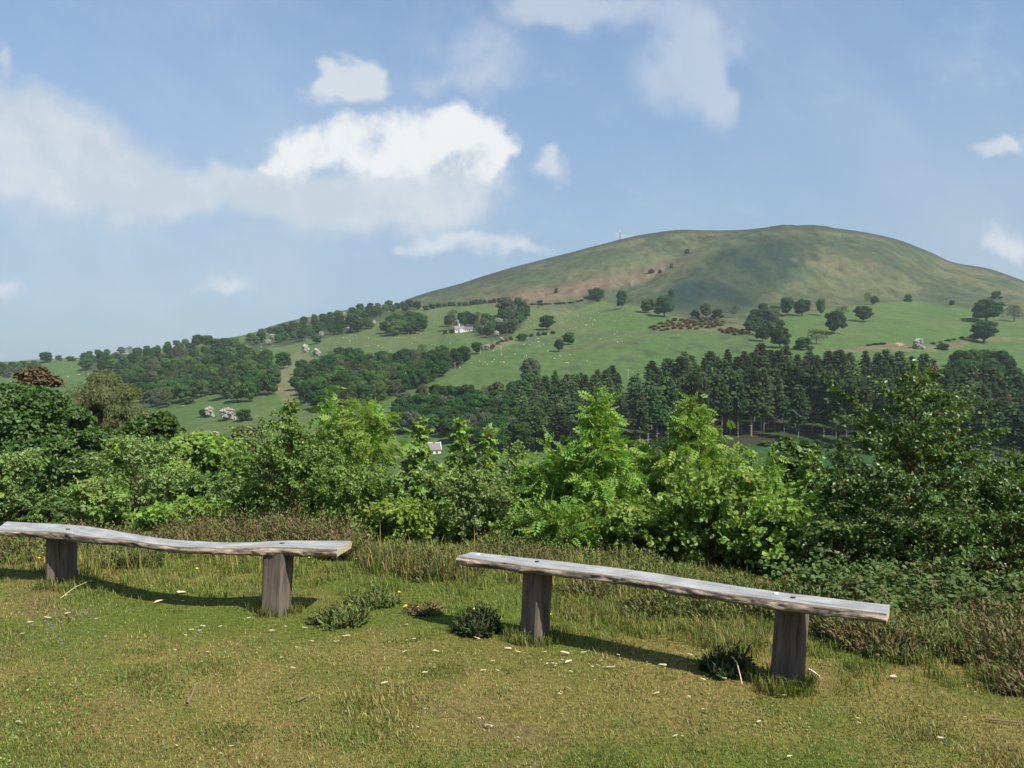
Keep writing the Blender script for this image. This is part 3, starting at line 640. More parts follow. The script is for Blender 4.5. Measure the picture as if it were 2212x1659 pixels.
# single trees, thorns and bushes in the fields: px, foot py, width, height in pixels, species, shape, name, label
SINGLES = [
 (596,301,16,13,'oak','t','field_oak','rounded dark oak alone at the top edge of the upper field'),
 (622,309,13,19,'oak','t','field_tree','narrow dark tree just right of the rounded oak at the top of the upper field'),
 (648,313,16,14,'mid','t','field_oak','smaller left tree of the pair above the rusty gorse patch'),
 (664,317,20,21,'oak','t','field_oak','larger right tree of the pair above the rusty gorse patch'),
 (547,330,17,15,'oak','t','field_oak','dark oak standing on the short hedge in the middle field'),
 (559,352,10,13,'oak','t','field_tree','left tree of the small pair in the middle field'),
 (569,345,13,13,'mid','t','field_tree','right tree of the small pair in the middle field'),
 (695,318,10,9,'oak','b','hawthorn_bush','low dark bush left of the pale tree behind the gorse'),
 (706,318,12,15,'lime','t','birch_tree','pale yellow green tree behind the gorse patch'),
 (717,318,13,9,'oak','b','hawthorn_bush','low dark bush right of the pale tree behind the gorse'),
 (736,318,11,14,'olive','t','thorn_tree','thin olive tree at the right end of the gorse patch'),
 (787,316,15,19,'oak','t','field_oak','tall dark oak left of three at the foot of the dome'),
 (802,316,17,17,'mid','t','field_oak','middle oak of three at the foot of the dome'),
 (821,316,11,18,'lime','t','field_tree','light green tree right of three at the foot of the dome'),
 (842,316,14,10,'olive','t','thorn_tree','leafless greyish thorn between the big oaks on the right hand field'),
 (835.5,334,21,23,'oak','t','field_oak','big dark oak standing low in the right hand field'),
 (863,322,18,16,'mid','t','field_oak','spreading oak with a bare stem in the right hand field'),
 (771,326,18,18,'grey','t','ash_tree','greyish tree with a pale trunk above the plantation edge'),
 (780,348,20,21,'oak','t','field_oak','round dark oak just above the plantation edge'),
 (803,350,20,13,'oak','b','holly_bush','wide dark bush just above the plantation edge'),
 (817,344,22,15,'olive','t','thorn_tree','brownish bare thorn above the plantation edge'),
 (874,305,9,9,'oak','t','hawthorn_bush','dark thorn on the fence at the top of the right field'),
 (868,305,8,13,'olive','t','thorn_tree','bare thorn on the fence at the top of the right field'),
 (908,302,8,8,'oak','b','hawthorn_bush','small dark thorn alone on the fence below the dome'),
 (952,305,6,5,'mid','b','hawthorn_bush','tiny thorn on the fence right of the dome'),
 (996,299,11,8,'oak','b','hawthorn_bush','dark thorn above the large oak near the right edge'),
 (987,322,31,23,'oak','t','field_oak','largest wide oak in the field near the right edge'),
 (1014,322,17,17,'olive','t','thorn_tree','brownish thorn right of the largest wide oak'),
 (984,343,27,22,'oak','t','field_oak','dark bushy oak below the largest wide oak'),
 (918,349,12,11,'may','b','hawthorn_bush','flowering hawthorn by the bare earth of the right hand field'),
 (943,350,14,7,'grey','b','hawthorn_bush','low greyish bush right of the flowering hawthorn'),
 (305,353,8,9,'may','b','hawthorn_bush','white flowering hawthorn, left of the pair above the middle wood'),
 (316,356,9,8,'may','b','hawthorn_bush','white flowering hawthorn, right of the pair above the middle wood'),
 (283.5,369,16,17,'oak','t','field_oak','dark oak alone in the rough gap between the two woods'),
 (316.5,344,11,9,'lime','t','field_tree','small light green tree in the field under the ridge wood'),
 (477,354,12,12,'oak','t','field_oak','dark round oak at the tip of the middle wood'),
 (487,350,7,6,'may','b','hawthorn_bush','white hawthorn beside the dark round oak'),
 (501,342,5,5,'may','b','hawthorn_bush','small white hawthorn on the lane below the farmhouse'),
 (521,341,10,8,'mid','b','hawthorn_bush','green bush on the lane below the farmhouse'),
 (412,380,13,20,'olive','t','ash_tree','pinkish brown ash just coming into leaf in the middle wood'),
 (46,363,13,11,'oak','t','field_oak','lone dark flat topped oak on the left skyline'),
 (59,361,7,6,'mid','b','hawthorn_bush','low bush right of the lone skyline oak'),
 (70,361,10,5,'mid','b','hawthorn_bush','wide low bush at the start of the left wood'),
 (203,417,9,8,'oak','b','hawthorn_bush','green bush touching the left flowering hawthorn'),
 (209.5,417,10,11,'may','b','hawthorn_bush','left of the two white flowering hawthorns in the lowest field'),
 (227.5,420,17,13,'may','b','hawthorn_bush','right and rounder of the two white flowering hawthorns in the lowest field'),
 (244,421,17,12,'oak','b','holly_bush','dark green bush right of the white hawthorns'),
 (215,439,11,8,'may','b','hawthorn_bush','white hawthorn low behind the sallow scrub'),
 (232,397,23,17,'oak','t','field_oak','rounded oak at the lower tip of the left wood'),
 (166,404,23,18,'lime','t','field_tree','light green rounded tree below the left wood'),
 (216,394,13,9,'olive','b','thorn_tree','brown scrub beside the rounded oak below the left wood'),
 (188,404,16,7,'olive','b','thorn_tree','long brown scrub along the edge of the lowest field'),
 (540,305,7,5,'oak','b','hawthorn_bush','small dark bush below the bracken slope'),
 (556,293,4,5,'oak','b','hawthorn_bush','tiny thorn on the bracken slope'),
 (671,296,6,7,'oak','b','hawthorn_bush','small thorn above the pair of oaks'),
 (687,254,6,5,'oak','b','hawthorn_bush','small thorn high in the hollow of the hill'),
 (671.5,268.5,4,5,'oak','b','hawthorn_bush','highest dark bush on the stony scar'),
 (660,273.5,5,4,'oak','b','hawthorn_bush','middle dark bush on the stony scar'),
 (651.5,273.5,7,5,'grey','b','hawthorn_bush','grey bush lowest on the stony scar'),
 (578,392,24,18,'oak','t','field_tree','broad pine crown rising above the left plantation block'),
 (530,384,19,26,'grey','t','larch_tree','grey green larch standing up at the top corner of the left plantation'),
 (548,448,40,20,'oak','b','oak_tree','broad low oak crown in front of the left plantation'),
 (436,398,16,14,'oak','t','field_oak','round dark tree at the top of the low wood'),
 (404,408,18,16,'grey','t','ash_tree','grey ash at the left end of the low wood'),
 (505,317,20,20,'grey','t','ash_tree','tall grey green tree right of the farmhouse garden'),
 (452,330,14,20,'olive','t','beech_tree','round pinkish tree just left of the farmhouse'),
]
for k, (px, py, w, h, sp, kind, nm, lab) in enumerate(SINGLES):
    x, Y, z = ground_at(px, py); q = Y/F
    cat = 'bush' if kind == 'b' else 'tree'
    if kind == 'b': far_bush(nm, lab, cat, (x, Y, z-0.15), w*q, h*q*1.02, sp)
    else: far_tree(nm, lab, cat, (x, Y, z-0.2), w*q, h*q*1.03, sp, None, BARE[k % 2] if sp == 'olive' else BROAD[k % 6], TRUNK[k % 3])
# gorse thicket, hedges
rnd = random.Random(9)
for px, py in scatter([(650,328),(668,321),(690,320),(722,321),(724,326),(700,330),(655,331)], 5.0, 2.0, 31)+scatter([(715,331),(735,329),(748,334),(735,336)], 5, 2, 32):
    x, Y, z = ground_at(px, py); far_bush('gorse_bush', 'rusty orange gorse bush in the thicket on the upper field', 'bush', (x, Y, z-0.2), rnd.uniform(4.5, 7), rnd.uniform(2.2, 3.6), 'gorse', 'gorse thicket on the upper field')
def hedge_row(pts, step, label, group, sp, hm, name='hedge_bush'):
    for (x0, y0), (x1, y1) in zip(pts[:-1], pts[1:]):
        n = max(1, int(abs(x1-x0)/step))
        for k in range(n):
            t = (k+rnd.uniform(0.2, 0.8))/n; x, Y, z = ground_at(x0+(x1-x0)*t, y0+(y1-y0)*t)
            far_bush(name, label, 'bush', (x, Y, z-0.2), rnd.uniform(0.9, 1.5)*step*Y/F, rnd.uniform(*hm), rnd.choice(sp), group)
hedge_row([(517,338),(530,337),(555,334)], 5.5, 'low bush of the short hedge under the dark oak in the middle field', 'short hedge in the middle field', ['mid', 'grey'], (3, 4.5))
hedge_row([(423,311),(440,307),(468,305.5),(498,302.5)], 5, 'dark bush of the hedge along the top fence above the farmhouse', 'hedge above the farmhouse', ['oak', 'oak', 'mid'], (4, 7.5))
hedge_row([(488,351),(500,343),(512,340)], 4, 'scrubby bush along the sunken lane below the farmhouse', 'lane scrub below the farmhouse', ['olive', 'mid', 'gorse'], (2.5, 4))
hedge_row([(530,305),(560,304),(586,301)], 6, 'brown scrub along the foot of the bracken slope', 'scrub at the foot of the bracken slope', ['olive', 'gorse'], (1.2, 2.2))
hedge_row([(866,346),(888,344)], 5, 'dark stubby bush on the bank in the right hand field', 'bank bushes in the right hand field', ['olive', 'oak'], (1.5, 2.2))
hedge_row([(930,345),(958,339),(985,336)], 6, 'dark scrub along the wall right of the flowering hawthorn', 'scrub along the field wall on the right', ['olive', 'gorse', 'oak'], (1.4, 2.4))
hedge_row([(444,334),(456,333)], 4, 'dark garden bush left of the farmhouse', 'garden bushes of the farmhouse', ['oak', 'mid'], (3, 5))
hedge_row([(476,332),(500,333),(512,334)], 5, 'garden bush right of the farmhouse', 'garden hedge right of the farmhouse', ['mid', 'olive', 'oak'], (3, 6))
hedge_row([(640,449),(668,449)], 7, 'grey green scrub at the foot of the plantation', 'scrub at the foot of the plantation', ['mid', 'grey'], (3, 5))
hedge_row([(760,446),(800,443),(880,456),(940,462)], 12, 'bright bramble and bracken scrub on the felled edge', 'scrub on the felled edge', ['lime', 'mid'], (1.6, 3))
hedge_row([(380,452),(400,452)], 7, 'dark hedge bush left of the white cottage', 'hedge left of the white cottage', ['oak', 'mid'], (2, 3))
hedge_row([(655,470),(690,468)], 9, 'dark bush beyond the valley field', 'bushes beyond the valley field', ['mid', 'oak'], (4, 6))

# ---------------------------------------------------------------- farmhouse, cottage, mast, poles, sheep
WHITE = plain_mat('whitewash', (0.62, 0.61, 0.59), 0.8, 0.8, 0.12)
SLATE = plain_mat('slate', (0.115, 0.115, 0.13), 0.7, 3.0, 0.35)
SLATE2 = plain_mat('weathered_slate', (0.20, 0.18, 0.175), 0.75, 2.0, 0.3)
STONE = plain_mat('brick_stack', (0.28, 0.17, 0.13), 0.9, 5.0, 0.3)
GLASS = plain_mat('window_glass', (0.03, 0.035, 0.04), 0.15, None, 0.3, 0.6)
FRAME = plain_mat('window_paint', (0.7, 0.7, 0.68), 0.6)
def gable_block(parent, x0, x1, y0, y1, hw, hr, roofm, chim=()):
    ym = (y0+y1)/2
    V = np.array([[x0,y0,-1],[x1,y0,-1],[x1,y1,-1],[x0,y1,-1],[x0,y0,hw],[x1,y0,hw],[x1,y1,hw],[x0,y1,hw],[x0,ym,hr-0.1],[x1,ym,hr-0.1]], float)
    me = fast_mesh('wall', V, [np.array([[0,1,5,4],[2,3,7,6]]), np.array([[1,2,6,9,5],[3,0,4,8,7]])])
    link('wall', me, WHITE, parent)
    o = 0.35; t = 0.22; s = (hr-hw)/(ym-y0)
    ps = []
    for sg in (-1, 1):
        ye = ym+sg*(ym-y0+o); ze = hw-s*o
        pr = [(ym, hr), (ye, ze), (ye, ze+t), (ym, hr+t)]
        Vv = np.array([[x, p[0], p[1]] for x in (x0-o, x1+o) for p in pr])
        ps.append((Vv, [np.array([[0,1,2,3],[7,6,5,4],[0,4,5,1],[1,5,6,2],[2,6,7,3],[3,7,4,0]])], None))
    Vv, fs, _ = join(ps); roof = link('roof', fast_mesh('roof', Vv, fs), roofm, parent)
    for cx, hgt in chim:
        Vv, fs = boxv(cx-0.45, cx+0.45, ym-0.4, ym+0.4, hr-0.5, hr+hgt)
        ch = link('chimney', fast_mesh('chimney', Vv, fs), WHITE if hgt > 1.9 else STONE, roof)
    return roof
def window(parent, x, z, y, w=0.9, h=1.1):
    fr = []
    for a in ((x-w/2-.08, x-w/2, z, z+h), (x+w/2, x+w/2+.08, z, z+h), (x-w/2-.08, x+w/2+.08, z-.1, z), (x-w/2-.08, x+w/2+.08, z+h, z+h+.08), (x-.03, x+.03, z, z+h)):
        Vv, fs = boxv(a[0], a[1], y-0.08, y+0.02, a[2], a[3]); fr.append((Vv, fs, None))
    Vv, fs, _ = join(fr); wn = link('window', fast_mesh('window', Vv, fs), FRAME, parent)
    Vv, fs = boxv(x-w/2, x+w/2, y-0.03, y+0.01, z, z+h); link('pane', fast_mesh('pane', Vv, fs), GLASS, wn)
x, Y, z = ground_at(464, 332)
fh = thing('farmhouse', 'long white farmhouse with slate roof among trees on the hillside', 'house', (x, Y, z), None, 0.10)
q = Y/F
gable_block(fh, -9.2*q, 0*q, 0, 5.5, 2.9, 5.9, SLATE2, ((-4.6*q, 2.6),))
gable_block(fh, 0.02*q, 8.6*q, -0.4, 5.2, 2.7, 5.2, SLATE)
Vv, fs = boxv(-4.4*q, -0.4*q, -1.8, -0.05, -1, 2.3); link('porch', fast_mesh('porch', Vv, fs), WHITE, fh)
for wx in (-7.4, -5.6): window(fh, wx*q, 0.9, -0.02)
for wx in (1.4, 3.6, 6.0): window(fh, wx*q, 0.9, -0.42)
Vv, fs = boxv(4.6*q, 4.6*q+0.9, -0.46, -0.38, 0, 2.0); link('door', fast_mesh('door', Vv, fs), SLATE, fh)
x, Y, z = ground_at(424, 455)
ct = thing('cottage', 'low white cottage with slate roof and chimneys in the valley behind the sycamores', 'house', (x, Y, z), None, 0.22)
q = Y/F
gable_block(ct, -6*q, 17*q, 0, 5.5, 2.0, 4.3, SLATE2, ((0*q, 0.9), (11*q, 0.8)))
gable_block(ct, -12*q, -6.1*q, -2.8, 2.0, 1.8, 3.3, SLATE, ((-10.6*q, 2.0),))
for xx in (-6*q, 17*q+0.3):    # white-washed verges
    Vv = np.array([[xx-.3, -.4, 2.0],[xx, -.4, 2.0],[xx, 2.75, 4.66],[xx-.3, 2.75, 4.66],[xx-.3, -.4, 2.22],[xx, -.4, 2.22],[xx, 2.75, 4.9],[xx-.3, 2.75, 4.9]])
    link('verge', fast_mesh('verge', Vv, [np.array([[0,3,2,1],[4,5,6,7],[0,1,5,4],[1,2,6,5],[2,3,7,6],[3,0,4,7]])]), WHITE, ct)
Vv, fs = boxv(-6*q, 17*q, 2.6, 2.9, 4.42, 4.75); link('ridge', fast_mesh('ridge', Vv, fs), WHITE, ct)
for wx in (-3, 3, 8, 13): window(ct, wx*q, 0.5, -0.02)
window(ct, -9*q, 0.4, -2.82)
x, Y, z = ground_at(380, 458)
# mast on the skyline
Ym = 1402.0; xm = (620-CX)/F*Ym; zm = float(H(np.array([xm]), np.array([Ym]))[0])
mst = thing('radio_mast', 'thin grey lattice mast standing on the skyline of the hill', 'mast', (xm, Ym, zm-0.4))
ps = []
for k in range(3):
    a = k*2.094; ps.append((np.array([[0.7*math.cos(a), 0.7*math.sin(a), 0], [0.55*math.cos(a), 0.55*math.sin(a), 12.5]]), np.array([0.30, 0.26])))
for j in range(12):
    a = j*2.094; b = a+2.094; ps.append((np.array([[0.66*math.cos(a), 0.66*math.sin(a), j+0.2], [0.64*math.cos(b), 0.64*math.sin(b), j+1.2]]), np.array([0.16, 0.16])))
STEEL = plain_mat('galvanised_steel', (0.10, 0.11, 0.13), 0.6)
Vv, fs = tubes(ps, 5); link('tower', fast_mesh('tower', Vv, fs), STEEL, mst)
Vv, fs = tubes([(np.array([[0, 0, 12], [0, 0, 16.5]]), np.array([0.38, 0.30]))], 6); link('antenna', fast_mesh('antenna', Vv, fs), FRAME, mst)
POLE_W = plain_mat('pole_timber', (0.34, 0.31, 0.26), 0.9)
for px, py, hp, lab in ((406,386,14,'pale wooden pole in front of the middle wood on the diagonal field'), (480.5,354,9,'wooden pole beside the dark round oak at the tip of the wood'),
                        (501,355,9,'wooden pole in the sheep field below the farmhouse lane'), (628,379,10,'wooden pole at the gap between the plantation blocks'), (455,369,7,'wooden pole at the bottom edge of the middle wood')):
    x, Y, z = ground_at(px, py); h = hp*Y/F
    p = thing('utility_pole', lab, 'pole', (x, Y, z-0.2))
    Vv, fs = tubes([(np.array([[0, 0, 0], [0, 0, h]]), np.array([0.20, 0.15]))], 6); link('post', fast_mesh('post', Vv, fs), POLE_W, p)
    Vv, fs = boxv(-0.8, 0.8, -0.07, 0.07, h-0.7, h-0.5); link('crossarm', fast_mesh('crossarm', Vv, fs), POLE_W, p)
# sheep
WOOL = plain_mat('fleece', (0.46, 0.43, 0.36), 0.95)
def sheep_mesh():
    V1, F1 = blob_hull((0, 0, 0.62), (0.60, 0.32, 0.33), 3, 10, 7)
    V2, F2 = blob_hull((0.68, 0, 0.62), (0.21, 0.12, 0.14), 4, 8, 5)
    ps = [(V1, [F1], None), (V2, [F2], None)]
    V, fs = tubes([(np.array([[sx, sy, 0.45], [sx, sy, 0.0]]), np.array([0.07, 0.045])) for sx in (-0.36, 0.36) for sy in (-0.16, 0.16)], 5); ps.append((V, fs, None))
    V, fs = tubes([(np.array([[0.45, 0, 0.68], [0.62, 0, 0.68]]), np.array([0.18, 0.12]))], 6); ps.append((V, fs, None))
    V, fs = tubes([(np.array([[0.6, s*0.08, 0.70], [0.56, s*0.2, 0.70]]), np.array([0.04, 0.02])) for s in (-1, 1)], 4); ps.append((V, fs, None))
    V, fs, _ = join(ps); me = fast_mesh('sheep', V, fs, None, True); me.materials.append(WOOL); return me
SHEEP = sheep_mesh()
def flock(pts, label, group, seed):
    r = random.Random(seed)
    for px, py in pts:
        x, Y, z = ground_at(px, py); o = bpy.data.objects.new('sheep', SHEEP); COL.objects.link(o)
        s = r.uniform(0.8, 1.15); o.scale = (s, s, s); o.location = (x, Y, z-0.02); o.rotation_euler = (0, 0, r.uniform(0, 6.28)); tag(o, label, 'sheep', group)
zz3 = [(600,770),(640,765),(855,737),(773,785),(793,808),(701,800),(704,812),(732,822),(730,850),(760,868),(765,873),(800,872),(896,832),(975,822),(990,855),(972,870),(923,880),(590,878),(628,843),(503,868),(505,895),(485,888),(497,887),(740,903),(690,912),(697,911),(480,930),(610,932),(562,942),(446,814),(440,850),(277,912),(227,860),(248,927),(945,957),(390,985),(1055,835)]
flock([(500+a*.1243, 212.5+b*.1243) for a, b in zz3], 'white sheep grazing in the upper field below the lone oaks', 'sheep in the upper field', 1)
zz3b = [(920,985),(1010,985),(1050,1003),(850,1032),(808,1022),(945,1047),(980,1043),(305,1020),(310,1047),(350,1073),(312,1073),(390,1060),(238,1072),(193,1068),(220,1016),(385,1122),(118,1147),(213,1162),(475,1160),(487,1165),(480,1157),(530,1216),(545,1216),(700,1205),(1437,990),(1700,983),(1357,1072),(1068,1297),(30,1213),(560,1150),(438,1183),(405,1115)]
flock([(500+a*.1243, 212.5+b*.1243) for a, b in zz3b], 'white sheep grazing in the rushy middle field above the plantation', 'sheep in the middle field', 2)
zz2 = [(422,733),(430,722),(455,720),(660,675),(848,692),(780,715),(750,713),(803,738),(830,715),(855,715),(953,715),(1025,676),(1060,674),(1070,676),(990,645),(1165,716),(1195,710),(1328,710),(1215,665),(1303,755),(1610,755),(930,778),(950,778),(1032,777),(1460,770),(1487,770),(1130,816),(1213,814),(1372,678),(90,785),(640,720)]
flock([(250+a*.1243, 250+b*.1243) for a, b in zz2], 'white sheep grazing in the field beside the farmhouse', 'sheep in the farmhouse field', 3)
zz2b = [(1955,818),(2025,850),(2130,845),(2205,870),(2080,798),(1780,918),(1845,900),(1890,913),(1870,930),(1908,929),(1950,907),(2015,912),(2040,912),(1688,950),(1965,890)]
flock([(250+a*.1243, 250+b*.1243) for a, b in zz2b], 'white sheep grazing at the top of the diagonal field by the poles', 'sheep on the diagonal field', 4)
flock([(260+1, 393), (279, 390.5), (71.5, 367.5), (88.5, 373), (79, 375.5), (68, 377.5), (11, 382)], 'white sheep on the small fields at the lower left', 'sheep on the lower left fields', 5)
flock([(754,310),(918,296),(812,267.5)], 'pale sheep high on the open hill', 'sheep on the open hill', 6)
x, Y, z = ground_at(183.5, 406)
Vv, fs = boxv(-0.9, 0.9, -0.35, 0.35, 0, 0.45); Vv[4:, :2] *= 1.15
tag(link('trough', fast_mesh('trough', Vv, fs), plain_mat('orange_plastic', (0.75, 0.28, 0.04), 0.5), None, (x, Y, z)), 'small bright orange trough in the lowest field', 'trough')
# ---------------------------------------------------------------- near saplings, shrubs and trees at the brow
LF = {
 'rowan': leaf_mat('rowan_leaf', (0.200, 0.310, 0.060), 0.5, 0.2, 0.42, 0.05, 0.008),
 'sycamore': leaf_mat('sycamore_leaf', (0.205, 0.315, 0.075), 0.45, 0.35, 0.38, 0.05, 0.008),
 'hazel': leaf_mat('hazel_leaf', (0.176, 0.285, 0.050), 0.5, 0.3, 0.38, 0.06, 0.01),
 'birch': leaf_mat('birch_leaf', (0.138, 0.222, 0.048), 0.42, 0.28, 0.30, 0.06, 0.01),
 'birch_grey': leaf_mat('downy_birch_leaf', (0.176, 0.250, 0.074), 0.42, 0.28, 0.30, 0.05, 0.01),
 'birch_dark': leaf_mat('glossy_birch_leaf', (0.098, 0.155, 0.038), 0.40, 0.34, 0.30, 0.06, 0.01),
 'oak': leaf_mat('oak_leaf', (0.056, 0.108, 0.020), 0.5, 0.3, 0.25, 0.05, 0.01),
 'lime': leaf_mat('young_oak_leaf', (0.190, 0.265, 0.042), 0.45, 0.3, 0.38, 0.06, 0.01),
 'willow': leaf_mat('willow_leaf', (0.128, 0.145, 0.056), 0.5, 0.3, 0.3, 0.05, 0.01),
 'rust': leaf_mat('old_pine_needle', (0.115, 0.085, 0.040), 0.6, 0.2, 0.15, 0.05, 0.01),
 'bramble': leaf_mat('bramble_leaf', (0.085, 0.135, 0.036), 0.5, 0.2, 0.3, 0.06, 0.01),
}
BARK = plain_mat('young_bark', (0.115, 0.085, 0.060), 0.85, 30, 0.4)
BARK_G = plain_mat('grey_bark', (0.20, 0.17, 0.13), 0.85, 25, 0.45)
BARK_R = plain_mat('birch_red_bark', (0.15, 0.075, 0.045), 0.8, 20, 0.45)
def leaf_geo(kind, P, D, Nn, size, rng):
    """leaves at P growing along D with upper side Nn -> V, faces, per-leaf vertex count"""
    n = len(P); D = unit(D); B = unit(np.cross(D, Nn)); U = np.cross(B, D)
    s = (size*rng.uniform(0.65, 1.3, n))
    def lay(t3):           # t3 (k,3): along, across, up
        return P[:, None]+s[:, None, None]*(t3[None, :, :1]*D[:, None]+t3[None, :, 1:2]*B[:, None]+t3[None, :, 2:3]*U[:, None])
    if kind == 'birch':
        t = np.array([[0,0,0],[.38,.40,.08],[1,0,-.10],[.38,-.40,.08]]); V = lay(t); k = 4
        f = np.array([[0,1,2],[0,2,3]])
    elif kind == 'round':
        t = np.array([[0,0,0],[.18,.40,.06],[.62,.44,.07],[1,0,-.14],[.62,-.44,.07],[.18,-.40,.06]]); V = lay(t); k = 6
        f = np.array([[0,1,2,3],[0,3,4,5]])
    elif kind == 'oak':
        t = np.array([[0,0,0],[.3,.22,.04],[.5,.14,.03],[.75,.30,.05],[1,0,-.1],[.75,-.30,.05],[.5,-.14,.03],[.3,-.22,.04]]); V = lay(t); k = 8
        f = np.array([[0,1,2,3,4],[0,4,5,6,7]])
    elif kind == 'sycamore':
        t = np.array([[0,0,0],[-.08,.34,-.03],[.22,.30,.03],[.30,.62,-.10],[.52,.24,.04],[1,0,-.14],[.52,-.24,.04],[.30,-.62,-.10],[.22,-.30,.03],[-.08,-.34,-.03]]); V = lay(t); k = 10
        f = np.array([[0,1,2,3,4,5],[0,5,6,7,8,9]])
    elif kind == 'rowan':
        ts, fs = [], []
        def leaflet(x, side, up, L, w):
            o = len(ts)*1; b = len(ts)
            dx, dy = (0.35*L, side*L*0.94) if side else (L, 0)
            px_, py_ = (-dy, dx); q = math.hypot(px_, py_); px_, py_ = px_/q*w, py_/q*w
            ts.extend([[x, 0, up], [x+dx*.45+px_, dy*.45+py_, up-.01], [x+dx, dy, up-.10*L*2], [x+dx*.45-px_, dy*.45-py_, up-.01]])
            fs.append([b, b+1, b+2, b+3])
        for j in range(4):
            x = 0.20+0.20*j; up = -0.30*(x**2)
            for sd in (-1, 1): leaflet(x, sd, up, 0.40*(1-0.2*abs(j-1.5)/1.5), 0.105)
        leaflet(0.88, 0, -0.25, 0.36, 0.105)
        V = lay(np.array(ts)); k = len(ts); f = np.array(fs)
    elif kind == 'needle':
        t = np.array([[0,.10,0],[1,.02,.02],[1,-.02,.02],[0,-.10,0]]); V = lay(t); k = 4; f = np.array([[0,1,2,3]])
    elif kind == 'long':
        t = np.array([[0,0,0],[.45,.11,.02],[1,0,-.15],[.45,-.11,.02]]); V = lay(t); k = 4; f = np.array([[0,1,2,3]])
    Fq = (np.arange(n)[:, None, None]*k+f[None]).reshape(-1, f.shape[1])
    return V.reshape(-1, 3), Fq, k
def tint_cols(n, k, rng, spread=0.22, red=None, redp=0.0, yel=0.17):
    b = rng.uniform(1-spread*1.25, 1+spread*1.25, n); c = np.stack([b*rng.uniform(1-yel, 1+yel, n), b, b*rng.uniform(0.85, 1.1, n)], -1)
    old = rng.random(n) < 0.004; c[old] = np.array([1.5, 0.75, 0.8])*b[old][:, None]
    if red is not None and np.max(redp) > 0:
        m = rng.random(n) < redp
        c[m] = np.asarray(red)*b[m][:, None]
    return np.repeat(c, k, 0)
def sapling(name, label, cat, px, Y, top_py, width_px, leaf, mat, nleaf, lsize, prof, bark=None, seed=0, stems=1, nb=28, foot_py=None,
            elev=(0.35, 0.85), droop=0.25, low=0.10, group=None, twigs=5, red=None, redtop=0.0, trunk_r=None, flat=0.5, stem_spread=0.12, tuft=0.55, bare_twigs=0):
    rng = np.random.default_rng(abs(seed+int(px))); x, Y, z = near_at(px, Y)
    zt = (CY-top_py)/F*Y; z = z-0.03; Hh = zt-z; R = width_px/F*Y/2
    if cat == 'tree' or cat == 'sapling' or cat == 'shrub': pass
    root = thing(name, label, cat, (x, Y, z), group)
    tr = trunk_r or 0.008+0.011*Hh
    wood, segs = [], []          # segs: (p0, p1, weight)
    for s in range(stems):
        a0 = s*2.4+rng.uniform(0, 6); sp = stem_spread*R/0.5*(0 if stems == 1 else 1)
        hs = Hh*(1 if s == 0 else rng.uniform(0.70, 0.95))
        K = 8; tt = np.linspace(0, 1, K)
        wob = np.cumsum(rng.normal(0, 0.006*hs, (K, 2)), 0)*np.minimum(1, tt*3)[:, None]
        off = np.array([math.cos(a0), math.sin(a0)])*sp
        ax = np.stack([off[0]*tt*0.5+wob[:, 0]+off[0]*.5, off[1]*tt*0.5+wob[:, 1]+off[1]*.5, tt*hs-0.05], -1)
        wood.append((ax, tr*(1 if s == 0 else .8)*(1-tt*0.90)+0.0025))
        n_b = int(nb/(stems**0.5))
        for k in range(n_b):
            t = low+(0.985-low)*((k+rng.uniform(0, 1))/n_b)**0.85
            i = min(int(t*(K-1)), K-2); fr = t*(K-1)-i; p0 = ax[i]*(1-fr)+ax[i+1]*fr
            L = R*np.interp(t, [q[0] for q in prof], [q[1] for q in prof])*rng.uniform(0.62, 1.12)
            az = k*2.399+s+rng.uniform(-0.4, 0.4); el = rng.uniform(*elev)
            d = np.array([math.cos(az)*math.cos(el), math.sin(az)*math.cos(el), math.sin(el)])
            ss = np.linspace(0, 1, 5)[:, None]
            L3 = L/max(0.35, math.cos(el))
            pts = p0+d*ss*L3+np.array([0, 0, -1.0])*droop*L3*ss**2+rng.normal(0, 0.02*L3+0.003, (5, 3))*ss
            pts[:, 2] = np.minimum(pts[:, 2], Hh*1.0); pts[:, 2] = np.maximum(pts[:, 2], 0.02)
            wood.append((pts, max(0.003, tr*0.34*(1-t*0.6))*np.array([1, .8, .6, .42, .2])))
            for q in range(4): segs.append((pts[q], pts[q+1], (0.15 + q*0.35)*L3))
            for w in range(twigs):
                q = rng.uniform(0.25, 0.98)*4; qi = min(int(q), 3); b0 = pts[qi]+(pts[qi+1]-pts[qi])*(q-qi)
                dd = unit(d+rng.normal(0, 0.75, 3)*np.array([1, 1, 0.6])); Lt = L3*rng.uniform(0.2, 0.45)+0.02
                b1 = b0+dd*Lt; b1[2] = max(0.02, min(b1[2], Hh*1.0))
                segs.append((b0, b1, Lt*1.3))
                if w < 2+bare_twigs: wood.append((np.array([b0, b1]), np.array([0.0028, 0.0012])))
        # leader
        segs.append((ax[-2], ax[-1]+np.array([0, 0, 0.0]), 0.10*hs*tuft))
    S0 = np.array([s[0] for s in segs]); S1 = np.array([s[1] for s in segs]); wt = np.array([s[2] for s in segs]); wt /= wt.sum()
    ii = rng.choice(len(segs), nleaf, p=wt); f = rng.uniform(0, 1, nleaf)[:, None]
    P = S0[ii]*(1-f)+S1[ii]*f+rng.normal(0, lsize*0.35, (nleaf, 3))
    P[:, 2] = np.maximum(P[:, 2], 0.01)
    out = P.copy(); out[:, 2] = 0; out = unit(out+rng.normal(0, 0.15, out.shape)*R)
    D = unit(unit(S1[ii]-S0[ii])*0.5+out*0.5+rng.normal(0, 0.55, (nleaf, 3))+np.array([0, 0, -droop*0.8]))
    Nn = unit(np.array([0, 0, 1.0])*flat+out*(0.9-flat*0.6)+rng.normal(0, 0.45, (nleaf, 3)))
    V, Fq, k = leaf_geo(leaf, P, D, Nn, lsize, rng)
